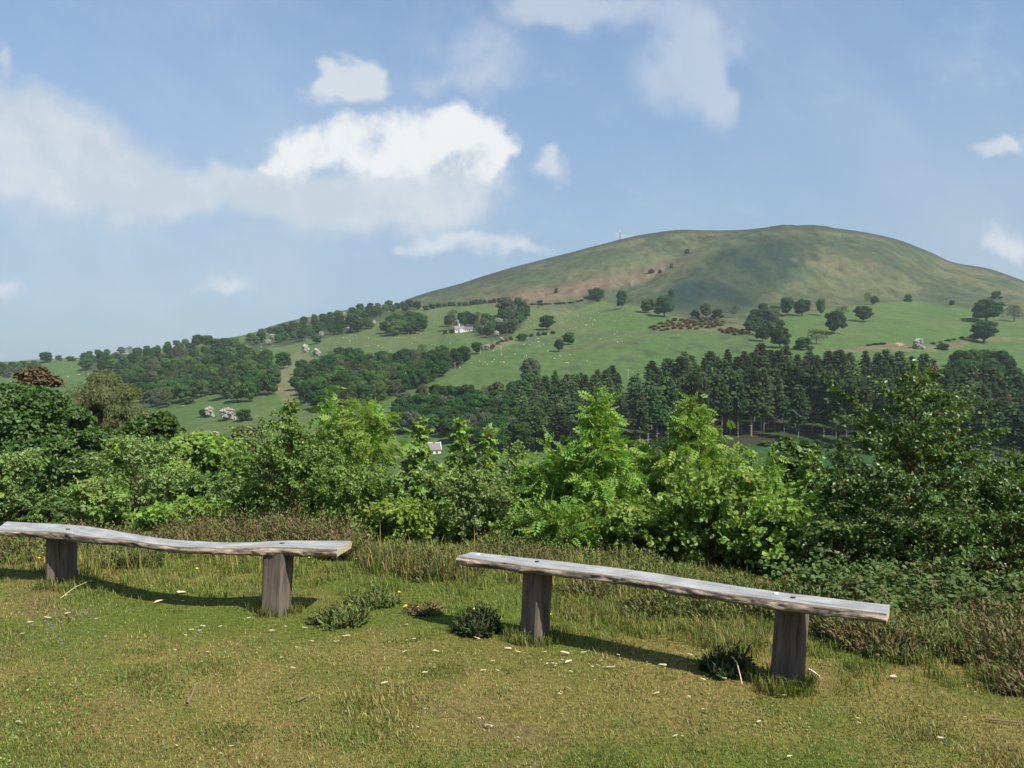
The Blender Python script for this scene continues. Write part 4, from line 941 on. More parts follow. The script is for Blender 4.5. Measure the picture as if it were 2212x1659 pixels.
    rp = np.clip((P[:, 2]/Hh-0.55)*2.2, 0, 1)*redtop if redtop else 0.0
    C = tint_cols(nleaf, k, rng, 0.24, red, rp)
    cr = link('crown', fast_mesh('crown', V, [Fq], C), LF[mat], root); cr['kind'] = 'thing'
    Vw, fw = tubes(wood, 5); link('trunk', fast_mesh('trunk', Vw, fw, None, True), bark or BARK, root)
    return root
def mass_tree(name, label, cat, px, Y, top_py, width_px, mat, n, size, lobes, seed, bark=None, low=0.05, group=None, kpoly=4, hang=0.0, flat=0.8, hull=True, lobe=(0.24, 0.36), depth=1.0, ragged=0.0):
    rng = np.random.default_rng(seed); x, Y, z = near_at(px, Y); zt = (CY-top_py)/F*Y; Hh = zt-z; R = width_px/F*Y/2; Z0 = low*Hh; Hc = Hh-Z0
    root = thing(name, label, cat, (x, Y, z-0.05), group); parts = []; limbs = []
    zz = np.linspace(-0.1, Z0+Hc*0.75, 6); limbs.append((np.stack([0.03*R*np.sin(zz*2), 0.03*R*np.cos(zz*1.7), zz], -1), 0.022*Hh*np.linspace(1.1, 0.3, 6)))
    for k in range(lobes):
        t = (k+0.5)/lobes; rr = math.sqrt(max(0.03, 1-(max(0, t-0.22)/0.80)**2))
        lr = rng.uniform(*lobe)*min(R, Hc*0.8)
        a = k*2.399+rng.uniform(-.4, .4); q = rr*R*rng.uniform(0.55, 0.95) if k < lobes-1 else 0.05
        q = max(0, min(q, rr*R-lr*0.35))
        c = np.array([q*math.cos(a), q*math.sin(a)*depth, Z0+min(t*Hc, Hc-lr*0.75)+rng.normal(0, ragged*Hc)])
        limbs.append((np.array([[0, 0, Z0*0.6+c[2]*0.35], c*np.array([.5, .5, .8]), c]), 0.007*Hh*np.array([1, .6, .2])))
        m = n//lobes; d = ico_pts(m, rng); d[:, 2] = np.where(d[:, 2] < -0.3, -d[:, 2]*.7, d[:, 2]); d = unit(d)
        sub = 1+0.55*(fbm(d[:, 0]*3+k, d[:, 1]*3+d[:, 2]*2.6, seed+k, 3)-0.45)
        P = c+d*lr*np.array([1.08, 1.08, 0.85])*(sub*rng.uniform(0.78, 1.12, m))[:, None]
        ok = P[:, 2] > 0.0; P = P[ok]; dd = d[ok]
        if hang > 0:
            D = unit(dd*0.4+np.array([0, 0, -hang])+rng.normal(0, 0.3, dd.shape)); V, Fq, kk = leaf_geo('long', P, D, unit(dd+rng.normal(0, .4, dd.shape)), size, rng)
        else:
            V, Fq = cards(P, dd*0.7+np.array([0, 0, flat*0.6]), size, rng, kpoly, 0.55); kk = kpoly
        C = tint_cols(len(P), kk, rng, 0.28)*rng.uniform(0.9, 1.1); parts.append((V, [Fq], C))
        if hull:
            V, Fq = blob_hull(c, lr*0.70, seed+k, 9, 6); parts.append((V, [Fq], np.ones(3)*0.8))
    if hull:
        V, Fq = blob_hull((0, 0, Z0+Hc*0.40), (R*0.60, R*0.60*depth, Hc*0.40), seed, 12, 8); parts.append((V, [Fq], np.ones(3)*0.75))
        if hang == 0:
            m = n//3; d = ico_pts(m, rng); P = np.array([0, 0, Z0+Hc*0.40])+d*np.array([R*0.66, R*0.66*depth, Hc*0.44])*rng.uniform(0.9, 1.15, m)[:, None]*(1+0.4*(fbm(d[:, 0]*4+9, d[:, 1]*4+d[:, 2]*3, seed+77, 3)-0.5))[:, None]
            P[:, 2] = np.maximum(P[:, 2], 0.02); V, Fq = cards(P, d*0.7+np.array([0, 0, flat*0.6]), size, rng, kpoly, 0.55); parts.append((V, [Fq], tint_cols(m, kpoly, rng, 0.28)))
    V, fs, C = join(parts); link('crown', fast_mesh('crown', V, fs, C), LF[mat], root)
    Vw, fw = tubes(limbs, 6); link('trunk', fast_mesh('trunk', Vw, fw, None, True), bark or BARK_G, root)
    return root
CONEP = [(0.05, .85), (.25, 1), (.42, .82), (.58, .52), (.74, .28), (.88, .13), (1, .05)]
SPIRE = [(0.05, .9), (.3, 1), (.5, .8), (.62, .42), (.75, .26), (.9, .16), (1, .08)]
OVAL = [(0.03, .75), (.2, 1), (.45, 1), (.65, .75), (.82, .42), (.93, .2), (1, .08)]
BUSHP = [(0.0, .8), (.2, 1), (.5, 1), (.75, .82), (.9, .5), (1, .2)]
RED = (1.9, 0.72, 0.5)
# far left: big dark oak, old pine, willow, mounds
mass_tree('oak_tree', 'big dark green oak filling the left edge beyond the bench', 'tree', 18, 34, 387, 150, 'oak', 30000, 0.085, 30, 201, low=0.30)
mass_tree('oak_tree', 'dark lower oak at the foot of the olive willow', 'tree', 78, 31, 408, 74, 'oak', 12000, 0.085, 16, 221, low=0.2)
mass_tree('oak_tree', 'dark oak crown lower down behind the left birch sapling', 'tree', 112, 27, 432, 90, 'oak', 12000, 0.078, 16, 202, low=0.2)
mass_tree('oak_tree', 'dark rounded oak crown beside the edge of the lowest field', 'tree', 160, 31, 414, 84, 'oak', 12000, 0.085, 14, 203, low=0.35)
mass_tree('willow_tree', 'olive weeping willow rising behind the big dark oak', 'tree', 104, 46, 374, 92, 'willow', 22000, 0.22, 26, 204, hang=0.5, low=0.22, ragged=0.03, lobe=(0.28, 0.46))
mass_tree('willow_tree', 'paler olive lower shoulder of willow to the right of the tall one', 'tree', 128, 43, 394, 46, 'willow', 9000, 0.20, 14, 205, hang=0.5, low=0.3, ragged=0.03, lobe=(0.3, 0.5))
mass_tree('pine_tree', 'reddish brown open crowned pine on the left above the oak', 'tree', 37, 58, 367, 50, 'rust', 6500, 0.14, 30, 206, hull=False, low=0.72, flat=1.6, lobe=(0.22, 0.42), ragged=0.04)
mass_tree('sycamore_tree', 'fresh green domed sycamore crown left of centre', 'tree', 203, 19, 433, 118, 'hazel', 20000, 0.058, 22, 207, low=0.15)
mass_tree('oak_tree', 'yellow green oak crown behind the leaning birch on the left', 'tree', 122, 23, 437, 66, 'lime', 7000, 0.068, 12, 208, low=0.3)
mass_tree('thorn_tree', 'pale olive scrub tree in front of the lowest field', 'tree', 243, 24, 424, 72, 'willow', 9000, 0.055, 14, 209, hull=False, low=0.2, ragged=0.04)
mass_tree('oak_tree', 'dark green bush behind the right hand sycamores', 'tree', 790, 12.5, 438, 84, 'oak', 13000, 0.048, 15, 210, low=0.3)
# birch and sallow saplings
B1 = dict(leaf='birch', mat='birch', lsize=0.037, prof=OVAL, bark=BARK_R, elev=(0.5, 1.05), droop=0.35, flat=0.45)
sapling('birch_sapling', 'small pale leaved birch cut by the left edge of the photo', 'tree', 8, 11.0, 452, 88, nleaf=7500, nb=34, seed=1, **dict(B1, mat='birch_grey'))
sapling('birch_sapling', 'pale birch sapling in front of the domed sycamore, left of centre', 'tree', 134, 11.5, 438, 120, nleaf=9500, nb=44, seed=2, **dict(B1, mat='birch_grey'))
sapling('sycamore_sapling', 'bright low sycamore shoot left of the pale birch', 'shrub', 97, 11.0, 482, 62, 'sycamore', 'sycamore', 850, 0.078, BUSHP, seed=3, nb=18)
sapling('sycamore_sapling', 'low bright green shoots just behind the middle of the left bench', 'shrub', 208, 9.6, 502, 52, 'sycamore', 'hazel', 700, 0.065, BUSHP, seed=4, nb=18)
sapling('birch_sapling', 'large dense birch behind the right end of the left bench', 'tree', 300, 9.6, 396, 132, nleaf=17000, nb=54, seed=5, stems=2, **dict(B1, prof=CONEP))
sapling('birch_sapling', 'spindly birch with bare top twigs left of the large dense birch', 'tree', 262, 12.5, 418, 72, nleaf=3600, nb=34, seed=6, bare_twigs=3, **dict(B1, mat='birch_grey'))
sapling('birch_sapling', 'low birch regrowth under the large dense birch', 'shrub', 352, 8.9, 470, 84, nleaf=6500, nb=34, seed=7, **dict(B1, prof=BUSHP))
sapling('rowan_sapling', 'tall yellow green rowan with a leaning top, left of the cottage', 'tree', 330, 12.5, 386, 60, 'rowan', 'rowan', 900, 0.145, CONEP, seed=8, nb=30, flat=0.65)
sapling('rowan_sapling', 'yellow green rowan with a broad flat top left of the cottage', 'tree', 361, 12.2, 402, 68, 'rowan', 'rowan', 1250, 0.145, [(0,.6),(.3,.9),(.6,1),(.85,.95),(.95,.6),(1,.3)], seed=9, nb=34, flat=0.65)
# sycamores in the centre
S1 = dict(leaf='sycamore', mat='sycamore', prof=SPIRE, flat=0.6, droop=0.30, elev=(0.15, 0.6), red=RED, redtop=0.03)
sapling('sycamore_sapling', 'slim sycamore with a bare stemmed spire in front of the cottage', 'tree', 420, 11.3, 416, 78, nleaf=1750, lsize=0.078, nb=30, seed=10, **S1)
sapling('sycamore_sapling', 'taller sycamore just right of the cottage', 'tree', 458, 11.0, 414, 66, nleaf=1800, lsize=0.078, nb=30, seed=11, **S1)
sapling('sycamore_sapling', 'shorter red tipped sycamore beside the taller one near the cottage', 'tree', 485, 10.6, 426, 62, nleaf=1600, lsize=0.076, nb=28, seed=12, **S1)
sapling('sycamore_sapling', 'low dark sycamore filling the gap under the spired ones', 'shrub', 440, 11.8, 470, 110, nleaf=2200, lsize=0.076, nb=34, seed=13, **dict(S1, prof=BUSHP, mat='hazel'))
sapling('oak_sapling', 'bright yellow green young oak between the two benches', 'shrub', 414, 8.6, 503, 80, 'oak', 'lime', 2600, 0.062, BUSHP, seed=14, nb=36, stems=2, flat=0.7)
sapling('birch_sapling', 'grey green downy birch behind the left end of the right bench', 'tree', 478, 8.5, 470, 84, nleaf=11500, nb=44, seed=15, stems=2, **dict(B1, mat='birch_grey', lsize=0.031))
sapling('birch_sapling', 'pale grey birch top between the sycamores and the rowan', 'tree', 517, 10.8, 440, 64, nleaf=6500, nb=38, seed=16, **dict(B1, mat='birch_grey', lsize=0.033))
sapling('rowan_sapling', 'dark slender rowan in the shade left of the tall central rowan', 'tree', 541, 8.8, 462, 76, 'rowan', 'hazel', 1500, 0.12, OVAL, seed=17, nb=34, flat=0.65)
# rowans behind the right bench
sapling('rowan_sapling', 'tall pyramid shaped rowan with a straight stem behind the right bench', 'tree', 597, 8.5, 391, 112, 'rowan', 'rowan', 2000, 0.112, CONEP, seed=18, nb=56, flat=0.6, twigs=3, bark=BARK_G, trunk_r=0.022)
sapling('rowan_sapling', 'second tall rowan with a thin bare leader right of the pyramid shaped one', 'tree', 694, 8.8, 397, 108, 'rowan', 'rowan', 1750, 0.112, [(0,.6),(.25,1),(.5,.95),(.66,.7),(.74,.24),(.85,.3),(.93,.2),(1,.06)], seed=19, nb=50, flat=0.6, twigs=3)
sapling('rowan_sapling', 'rounded rowan filling the space between the two tall rowans', 'tree', 652, 9.2, 446, 84, 'rowan', 'rowan', 1250, 0.112, BUSHP, seed=20, nb=40, flat=0.6)
sapling('hazel_bush', 'bright large leaved hazel behind the right bench', 'shrub', 722, 7.7, 470, 122, 'round', 'hazel', 5600, 0.047, BUSHP, seed=21, nb=56, stems=3, flat=0.45)
sapling('hazel_bush', 'lower hazel growth against the dark birch', 'shrub', 785, 7.2, 498, 104, 'round', 'hazel', 4600, 0.045, BUSHP, seed=22, nb=50, stems=3, flat=0.45)
sapling('sycamore_sapling', 'reddish tipped sycamore above the hazel', 'tree', 752, 11.2, 446, 78, nleaf=2000, lsize=0.07, nb=34, seed=23, **dict(S1, prof=OVAL, redtop=0.05))
sapling('sycamore_sapling', 'pale sycamore just left of the big dark birch', 'tree', 812, 10.6, 446, 78, nleaf=2100, lsize=0.068, nb=36, seed=24, **dict(S1, prof=OVAL, redtop=0.04))
sapling('hazel_bush', 'shaded low hazel behind the middle of the right bench', 'shrub', 640, 7.9, 503, 112, 'round', 'hazel', 4000, 0.045, BUSHP, seed=25, nb=46, stems=3, flat=0.45)
sapling('birch_sapling', 'big dark glossy birch towering behind the end of the right bench', 'tree', 897, 7.0, 357, 158, nleaf=18500, nb=72, seed=26, stems=2, **dict(B1, mat='birch_dark', lsize=0.033, prof=[(0,.8),(.2,1),(.45,1),(.62,.86),(.78,.55),(.9,.3),(1,.1)], trunk_r=0.026))
sapling('birch_sapling', 'second glossy birch at the right edge', 'tree', 1000, 7.0, 452, 134, nleaf=15000, nb=60, seed=27, stems=2, **dict(B1, mat='birch_dark', lsize=0.033))
sapling('birch_sapling', 'birch branch mass low between the two glossy birches', 'shrub', 945, 6.6, 512, 136, nleaf=7500, nb=48, seed=28, stems=2, **dict(B1, mat='birch_dark', lsize=0.031, prof=BUSHP))
sapling('birch_sapling', 'low birch scrub in front of the big dark birch', 'shrub', 850, 6.8, 520, 108, nleaf=6500, nb=40, seed=29, stems=2, **dict(B1, mat='birch_dark', lsize=0.031, prof=BUSHP))
# darker growth further down the bank that closes the gaps
for k, (px, Y, tp, w, mt, lab) in enumerate(((60,12,498,130,'oak','dark low growth under the big oak on the left'), (235,12.5,470,120,'oak','dark low growth behind the left birches'),
    (330,13,462,120,'oak','dark green growth behind the large dense birch'), (395,14,484,70,'rust','brown dead bracken and brush below the cottage'), (505,12,490,110,'oak','dark growth behind the grey birch'),
    (575,10.5,482,90,'oak','dark green growth left of the central rowan'), (650,10.5,486,90,'oak','dark growth between the rowans'), (745,10,488,130,'oak','dark green growth behind the hazel'),
    (860,9,470,120,'oak','dark growth behind the big birch'), (975,8.8,480,160,'oak','dark growth behind the right edge birch'), (150,11.5,500,110,'oak','dark green growth low behind the left bench'))):
    mass_tree('thicket_bush', lab, 'shrub', px, Y, tp, w, mt, 9000, 0.040, 14, 300+k)
sapling('rowan_sapling', 'low rowan regrowth left of the foot of the pyramid shaped rowan', 'shrub', 560, 7.9, 508, 70, 'rowan', 'hazel', 1100, 0.11, BUSHP, seed=31, nb=34, stems=2, flat=0.7)
sapling('birch_sapling', 'thin low birch twigs behind the end of the left bench', 'shrub', 385, 8.6, 515, 60, nleaf=3000, nb=26, seed=32, **dict(B1, lsize=0.031, prof=BUSHP))
sapling('hazel_bush', 'low leafy hazel shoots between the grey birch and the rowan', 'shrub', 520, 8.3, 515, 66, 'round', 'hazel', 1500, 0.042, BUSHP, seed=33, nb=30, stems=2)
sapling('sycamore_sapling', 'low bright shoots in the gap behind the left third of the left bench', 'shrub', 166, 10.3, 506, 60, 'sycamore', 'hazel', 900, 0.065, BUSHP, seed=34, nb=24, stems=2)
sapling('rowan_sapling', 'thin young rowan leader between the hazel and the pale sycamore', 'tree', 775, 9.4, 452, 50, 'rowan', 'rowan', 700, 0.11, CONEP, seed=35, nb=26, flat=0.6, twigs=3)
sapling('birch_sapling', 'thin pale birch leader just right of the two tall rowans', 'tree', 742, 9.6, 438, 46, nleaf=2600, nb=28, seed=36, **dict(B1, mat='birch_grey', lsize=0.032, prof=CONEP))
sapling('birch_sapling', 'young birch with a pointed top left of the big dark birch', 'tree', 838, 8.2, 436, 60, nleaf=4200, nb=32, seed=37, **dict(B1, mat='birch_dark', lsize=0.032, prof=CONEP))
sapling('birch_sapling', 'young birch with a fine top behind the left bench, left of the dense birch', 'tree', 226, 10.4, 452, 70, nleaf=4200, nb=32, seed=38, **dict(B1, mat='birch_grey', lsize=0.034, prof=CONEP))
sapling('birch_sapling', 'birch standing just past the right edge of the photo', 'tree', 1085, 7.6, 462, 130, nleaf=7000, nb=44, seed=39, stems=2, **dict(B1, mat='birch_dark', lsize=0.036))
sapling('hazel_bush', 'hazel standing well past the right edge of the photo', 'shrub', 1180, 8.4, 476, 150, 'round', 'hazel', 3200, 0.055, BUSHP, seed=40, nb=44, stems=3, flat=0.45)
sapling('hazel_bush', 'hazel standing just past the left edge of the photo', 'shrub', -75, 10.5, 462, 120, 'round', 'hazel', 3000, 0.06, BUSHP, seed=41, nb=44, stems=3, flat=0.45)
# bramble bank at the right, with tall stems
rng = np.random.default_rng(77)
def bramble(label, px0, px1, py0, py1, n, seed, name='bramble_bush'):
    rng = np.random.default_rng(seed); Ps, Ds, Ns, canes = [], [], [], []
    cxs = []
    for k in range(46):
        x, Y, z = lawn_at(rng.uniform(px0, px1), rng.uniform(py0, py1)); cxs.append((x, Y, z))
        a = rng.uniform(0, 6.28); L = rng.uniform(0.25, 0.55); h = rng.uniform(0.12, 0.30)
        t = np.linspace(0, 1, 6); pts = np.stack([x+L*t*math.cos(a), Y+L*t*math.sin(a)*.6, z+h*np.sin(t*2.4)], -1); canes.append((pts, 0.004*(1-t*.6)))
        m = n//46; q = rng.uniform(0, 5, m); i = np.minimum(q.astype(int), 4); f = (q-i)[:, None]; P = pts[i]*(1-f)+pts[i+1]*f+rng.normal(0, 0.03, (m, 3)); Ps.append(P)
    P = np.concatenate(Ps); D = unit(rng.normal(0, 1, P.shape)*np.array([1, 1, .35])); Nn = unit(np.array([0.1, -0.3, 1])+rng.normal(0, .35, P.shape))
    V, Fq, k = leaf_geo('round', P, D, Nn, 0.034, rng); C = tint_cols(len(P), k, rng, 0.3, (1.7, 0.9, 0.6), 0.06)
    c = np.mean(cxs, 0); root = thing(name, label, 'shrub', tuple(c)); 
    link('leaves', fast_mesh('leaves', V-c, [Fq], C), LF['bramble'], root)['kind'] = 'thing'
    Vc, fc = tubes(canes, 4); link('canes', fast_mesh('canes', Vc-c, fc, None, True), BARK_R, root)
bramble('low bramble bank with small grey green leaves beside the end of the right bench', 880, 1045, 612, 632, 3000, 5)
bramble('bramble tangle at the foot of the dark birch behind the right bench', 795, 900, 592, 606, 2400, 6)
# ---------------------------------------------------------------- benches
def wood_mat(name, c1, c2, c3, sx, sy, rough=0.8, bump=0.35, crack=0.0, mid=0.46, splits=0.0):
    """weathered timber: grain runs along u of the UV map (metres)"""
    m, nt, out = new_mat(name); L = nt.links
    uv = N_(nt, 'ShaderNodeUVMap', uv_map='grain'); mp = N_(nt, 'ShaderNodeMapping'); mp.inputs['Scale'].default_value = (sx, sy, 1); L.new(uv.outputs[0], mp.inputs[0])
    n = N_(nt, 'ShaderNodeTexNoise'); n.inputs['Scale'].default_value = 1; n.inputs['Detail'].default_value = 8; n.inputs['Roughness'].default_value = 0.68; n.inputs['Distortion'].default_value = 0.5; L.new(mp.outputs[0], n.inputs['Vector'])
    mp2 = N_(nt, 'ShaderNodeMapping'); mp2.inputs['Scale'].default_value = (sx*1.1, sy*0.5, 1); mp2.inputs['Location'].default_value = (3.1, 7.7, 0); L.new(uv.outputs[0], mp2.inputs[0])
    n2 = N_(nt, 'ShaderNodeTexNoise'); n2.inputs['Scale'].default_value = 1; n2.inputs['Detail'].default_value = 5; L.new(mp2.outputs[0], n2.inputs['Vector'])
    r = N_(nt, 'ShaderNodeValToRGB'); L.new(n.outputs[0], r.inputs[0]); e = r.color_ramp.elements
    e[0].position = 0.30; e[0].color = (*c3, 1); e[1].position = 0.66; e[1].color = (*c1, 1); q = e.new(mid); q.color = (*c2, 1)
    mr = N_(nt, 'ShaderNodeMapRange'); L.new(n2.outputs[0], mr.inputs[0]); mr.inputs[1].default_value = 0.40; mr.inputs[2].default_value = 0.58; mr.inputs[3].default_value = crack; mr.inputs[4].default_value = 0.0
    mx = N_(nt, 'ShaderNodeMix', data_type='RGBA'); L.new(mr.outputs[0], mx.inputs[0]); L.new(r.outputs[0], mx.inputs[6]); mx.inputs[7].default_value = (*c3, 1)
    if splits:
        mp3 = N_(nt, 'ShaderNodeMapping'); mp3.inputs['Scale'].default_value = (0.9, 34, 1); mp3.inputs['Location'].default_value = (1.3, 2.9, 0); L.new(uv.outputs[0], mp3.inputs[0])
        n3 = N_(nt, 'ShaderNodeTexNoise'); n3.inputs['Scale'].default_value = 1; n3.inputs['Detail'].default_value = 3; L.new(mp3.outputs[0], n3.inputs['Vector'])
        m3 = N_(nt, 'ShaderNodeMapRange'); L.new(n3.outputs[0], m3.inputs[0]); m3.inputs[1].default_value = 0.63; m3.inputs[2].default_value = 0.68; m3.inputs[4].default_value = splits
        n4 = N_(nt, 'ShaderNodeTexNoise'); n4.inputs['Scale'].default_value = 5.5; n4.inputs['Detail'].default_value = 6; L.new(uv.outputs[0], n4.inputs['Vector'])
        m4 = N_(nt, 'ShaderNodeMapRange'); L.new(n4.outputs[0], m4.inputs[0]); m4.inputs[1].default_value = 0.35; m4.inputs[2].default_value = 0.65; m4.inputs[3].default_value = 0.72; m4.inputs[4].default_value = 1.12
        v4 = N_(nt, 'ShaderNodeVectorMath', operation='SCALE'); L.new(mx.outputs[2], v4.inputs[0]); L.new(m4.outputs[0], v4.inputs['Scale'])
        x3 = N_(nt, 'ShaderNodeMix', data_type='RGBA'); L.new(m3.outputs[0], x3.inputs[0]); L.new(v4.outputs[0], x3.inputs[6]); x3.inputs[7].default_value = (0.05, 0.043, 0.038, 1); mx = x3
    p = N_(nt, 'ShaderNodeBsdfPrincipled'); p.inputs['Roughness'].default_value = rough; p.inputs['Specular IOR Level'].default_value = 0.25; L.new(mx.outputs[2], p.inputs['Base Color'])
    b = N_(nt, 'ShaderNodeBump'); b.inputs['Strength'].default_value = bump; b.inputs['Distance'].default_value = 0.01; L.new(n.outputs[0], b.inputs['Height']); L.new(b.outputs[0], p.inputs['Normal'])
    L.new(p.outputs[0], out.inputs[0]); return m
TOP_W = wood_mat('silvered_oak', (0.40, 0.40, 0.39), (0.30, 0.30, 0.295), (0.15, 0.147, 0.14), 2.2, 70, 0.75, 0.3, 0.25, 0.46, 0.75)
EDGE_W = wood_mat('live_edge', (0.60, 0.50, 0.38), (0.30, 0.235, 0.175), (0.035, 0.028, 0.025), 3.4, 34, 0.9, 1.0, 0.85, 0.48)
END_W = wood_mat('sawn_end_grain', (0.42, 0.36, 0.26), (0.36, 0.30, 0.21), (0.20, 0.16, 0.11), 30, 30, 0.85, 0.3)
POST_W = wood_mat('post_oak', (0.175, 0.140, 0.112), (0.122, 0.096, 0.076), (0.045, 0.035, 0.03), 3.0, 40, 0.85, 0.5, 0.5)
def bench(label, cat, front, back, bottom, ztop, posts, knots, seed, straight=0.0):
    """front / back / bottom: (px, py) along the edges of the slab's flat top and of its underside"""
    rng = np.random.default_rng(seed)
    def edge(pts):
        A = np.array(pts, float); Y = -ztop*F/(A[:, 1]-CY); return (A[:, 0]-CX)/F*Y, Y
    fx, fy = edge(front); bx, by = edge(back)
    if straight:
        for A, B in ((fx, fy), (bx, by)):
            t_ = (A-A[0])/(A[-1]-A[0]); B += straight*(B[0]+(B[-1]-B[0])*t_-B)
    bp = np.array(bottom, float)
    n = 260; t = np.linspace(0, 1, n)
    def res(x, y):
        s = np.concatenate([[0], np.cumsum(np.hypot(np.diff(x), np.diff(y)))]); s /= s[-1]
        return pchip(s, x, t), pchip(s, y, t)
    FX, FY = res(fx, fy); BX, BY = res(bx, by)
    fpx = CX+F*FX/FY; thick = np.interp(fpx, bp[:, 0], bp[:, 1]); fpy = CY-F*ztop/FY
    th = (thick-fpy)/F*FY; th = np.convolve(np.pad(th, 9, 'edge'), np.ones(19)/19, 'valid')
    s = np.concatenate([[0], np.cumsum(np.hypot(np.diff(FX), np.diff(FY)))])
    across = np.stack([BX-FX, BY-FY], -1); wd = np.linalg.norm(across, axis=1, keepdims=True); across /= wd
    # ring around the section: top (front to back), back edge, underside, front edge
    ring = []
    nt_, ne = 8, 7
    for k in range(nt_+1): ring.append((k/nt_, 0.0, 'top'))
    for k in range(1, ne): ring.append((1.0, k/ne, 'back'))
    for k in range(nt_+1): ring.append((1-k/nt_, 1.0, 'under'))
    for k in range(1, ne): ring.append((0.0, 1-k/ne, 'front'))
    m = len(ring); V = np.zeros((n, m, 3)); UV = np.zeros((n, m, 2))
    kn = np.zeros(n); 
    for (pxk, amp, wk) in knots: kn += amp*np.exp(-((fpx-pxk)/wk)**2)
    edge_n = (fbm(s*14, s*0+seed, seed, 4)-0.5)
    for j, (u, v, side) in enumerate(ring):
        bulge = 0.0
        if side in ('front', 'back') or (side == 'under' and u in (0.0, 1.0)):
            vv = v; bulge = 0.012*np.sin(np.pi*min(max(vv, 0), 1))*1.0+0.030*(fbm(s*8, s*0+vv*2.2+seed, seed+1, 5)-0.5)
            bulge = bulge+0.022*(fbm(s*26, s*0+vv*5+seed, seed+3, 4)-0.5)
            if side == 'front' or u == 0.0: bulge = bulge+kn*math.sin(math.pi*min(1, vv*0.9+0.12))
        off = (-1 if u < 0.5 else 1)*bulge
        P2 = np.stack([FX, FY], -1)+across*(wd*u)+across*np.reshape(off*np.ones(n), (n, 1))
        zz = ztop-th*v+(0.004*(fbm(s*5, s*0+u*2, seed+2, 3)-0.5) if side == 'top' else 0)
        if side == 'under': zz = zz-kn*0.35*(1-u)+0.016*(fbm(s*9, s*0+u*3, seed+5, 4)-0.5)
        V[:, j, 0] = P2[:, 0]; V[:, j, 1] = P2[:, 1]; V[:, j, 2] = zz
        UV[:, j, 0] = s; UV[:, j, 1] = u*wd[:, 0] if side in ('top', 'under') else 1.0+v*0.07+kn*1.5
    # rounded arris: pull the top corner vertices slightly
    root_xy = np.array([np.mean(FX), np.mean(FY)]); zg = float(near_z(np.array([root_xy[0]]), np.array([root_xy[1]]))[0])
    root = thing('bench', label, cat, (root_xy[0], root_xy[1], zg)); O = np.array([root_xy[0], root_xy[1], zg])
    i = np.arange(n-1)[:, None]*m; j = np.arange(m)[None]; j2 = (j+1) % m
    Fq = np.stack([i+j, i+m+j, i+m+j2, i+j2], -1)
    cap0 = np.arange(m)[None]; cap1 = (np.arange(m)[::-1]+(n-1)*m)[None]
    Vf = np.concatenate([V.reshape(-1, 3), V[0], V[-1]])-O; UVf = np.concatenate([UV.reshape(-1, 2), np.stack([np.array([r[0] for r in ring])*.25, np.array([r[1] for r in ring])*.07], -1)]*1+[np.stack([np.array([r[0] for r in ring])*.25+.5, np.array([r[1] for r in ring])*.07], -1)])
    nb_ = n*m; cap0 = (np.arange(m)+nb_)[None]; cap1 = (np.arange(m)[::-1]+nb_+m)[None]
    me = fast_mesh('seat_plank', Vf, [Fq.reshape(-1, 4), np.concatenate([cap0, cap1])], None, False, UVf)
    pl = link('seat_plank', me, [TOP_W, EDGE_W, END_W], root)
    mi = np.zeros((n-1, m), np.int32)
    for j_ in range(m):
        a, b = ring[j_], ring[(j_+1) % m]
        mi[:, j_] = 0 if (a[1] == 0 and b[1] == 0) else 1
    me.polygons.foreach_set('material_index', np.concatenate([mi.ravel(), [2, 2]]).astype(np.int32))
    sm = np.concatenate([(mi.ravel() == 1), [False, False]]); me.polygons.foreach_set('use_smooth', sm)
    # posts: square oak baulks
    for (px, foot_py, Yp, w, ang, lean, wt) in posts:
        x = (px-CX)/F*Yp; zg2 = float(near_z(np.array([x]), np.array([Yp]))[0])
        k = int(np.argmin(np.hypot((FX+BX)/2-x, (FY+BY)/2-Yp))); zt = ztop-th[k]+0.012
        K = 16; zz = np.linspace(-0.12, zt-zg2, K); ch = 0.012
        q = w/2; oct_ = np.array([[-q+ch,-q],[q-ch,-q],[q,-q+ch],[q,q-ch],[q-ch,q],[-q+ch,q],[-q,q-ch],[-q,-q+ch]])
        R2 = np.array([[math.cos(ang), -math.sin(ang)], [math.sin(ang), math.cos(ang)]]); oct_ = oct_@R2.T
        top_s = wt
        PV = []; PU = []; per = np.concatenate([[0], np.cumsum(np.hypot(*np.diff(np.vstack([oct_, oct_[:1]]), axis=0).T))])[:-1]
        for a_, zc in enumerate(zz):
            f_ = zc/(zt-zg2); sc = 1+(top_s-1)*f_
            ring_ = oct_*sc*(1+0.015*(fbm(np.arange(8)*0.7+px, np.full(8, zc*6), seed+9, 3)[:, None]-0.5))
            PV.append(np.column_stack([ring_[:, 0]+x+lean*zc-O[0], ring_[:, 1]+Yp-O[1], np.full(8, zc+zg2-O[2])])); PU.append(np.column_stack([np.full(8, zc), per+px*0.01]))
        PV = np.concatenate(PV); PU = np.concatenate(PU)
        i = np.arange(K-1)[:, None]*8; j = np.arange(8)[None]; j2 = (j+1) % 8
        fq = np.stack([i+j, i+j2, i+8+j2, i+8+j], -1).reshape(-1, 4)
        po = link('post', fast_mesh('post', PV, [fq, (np.arange(8)+(K-1)*8)[None]], None, False, PU), POST_W, root)
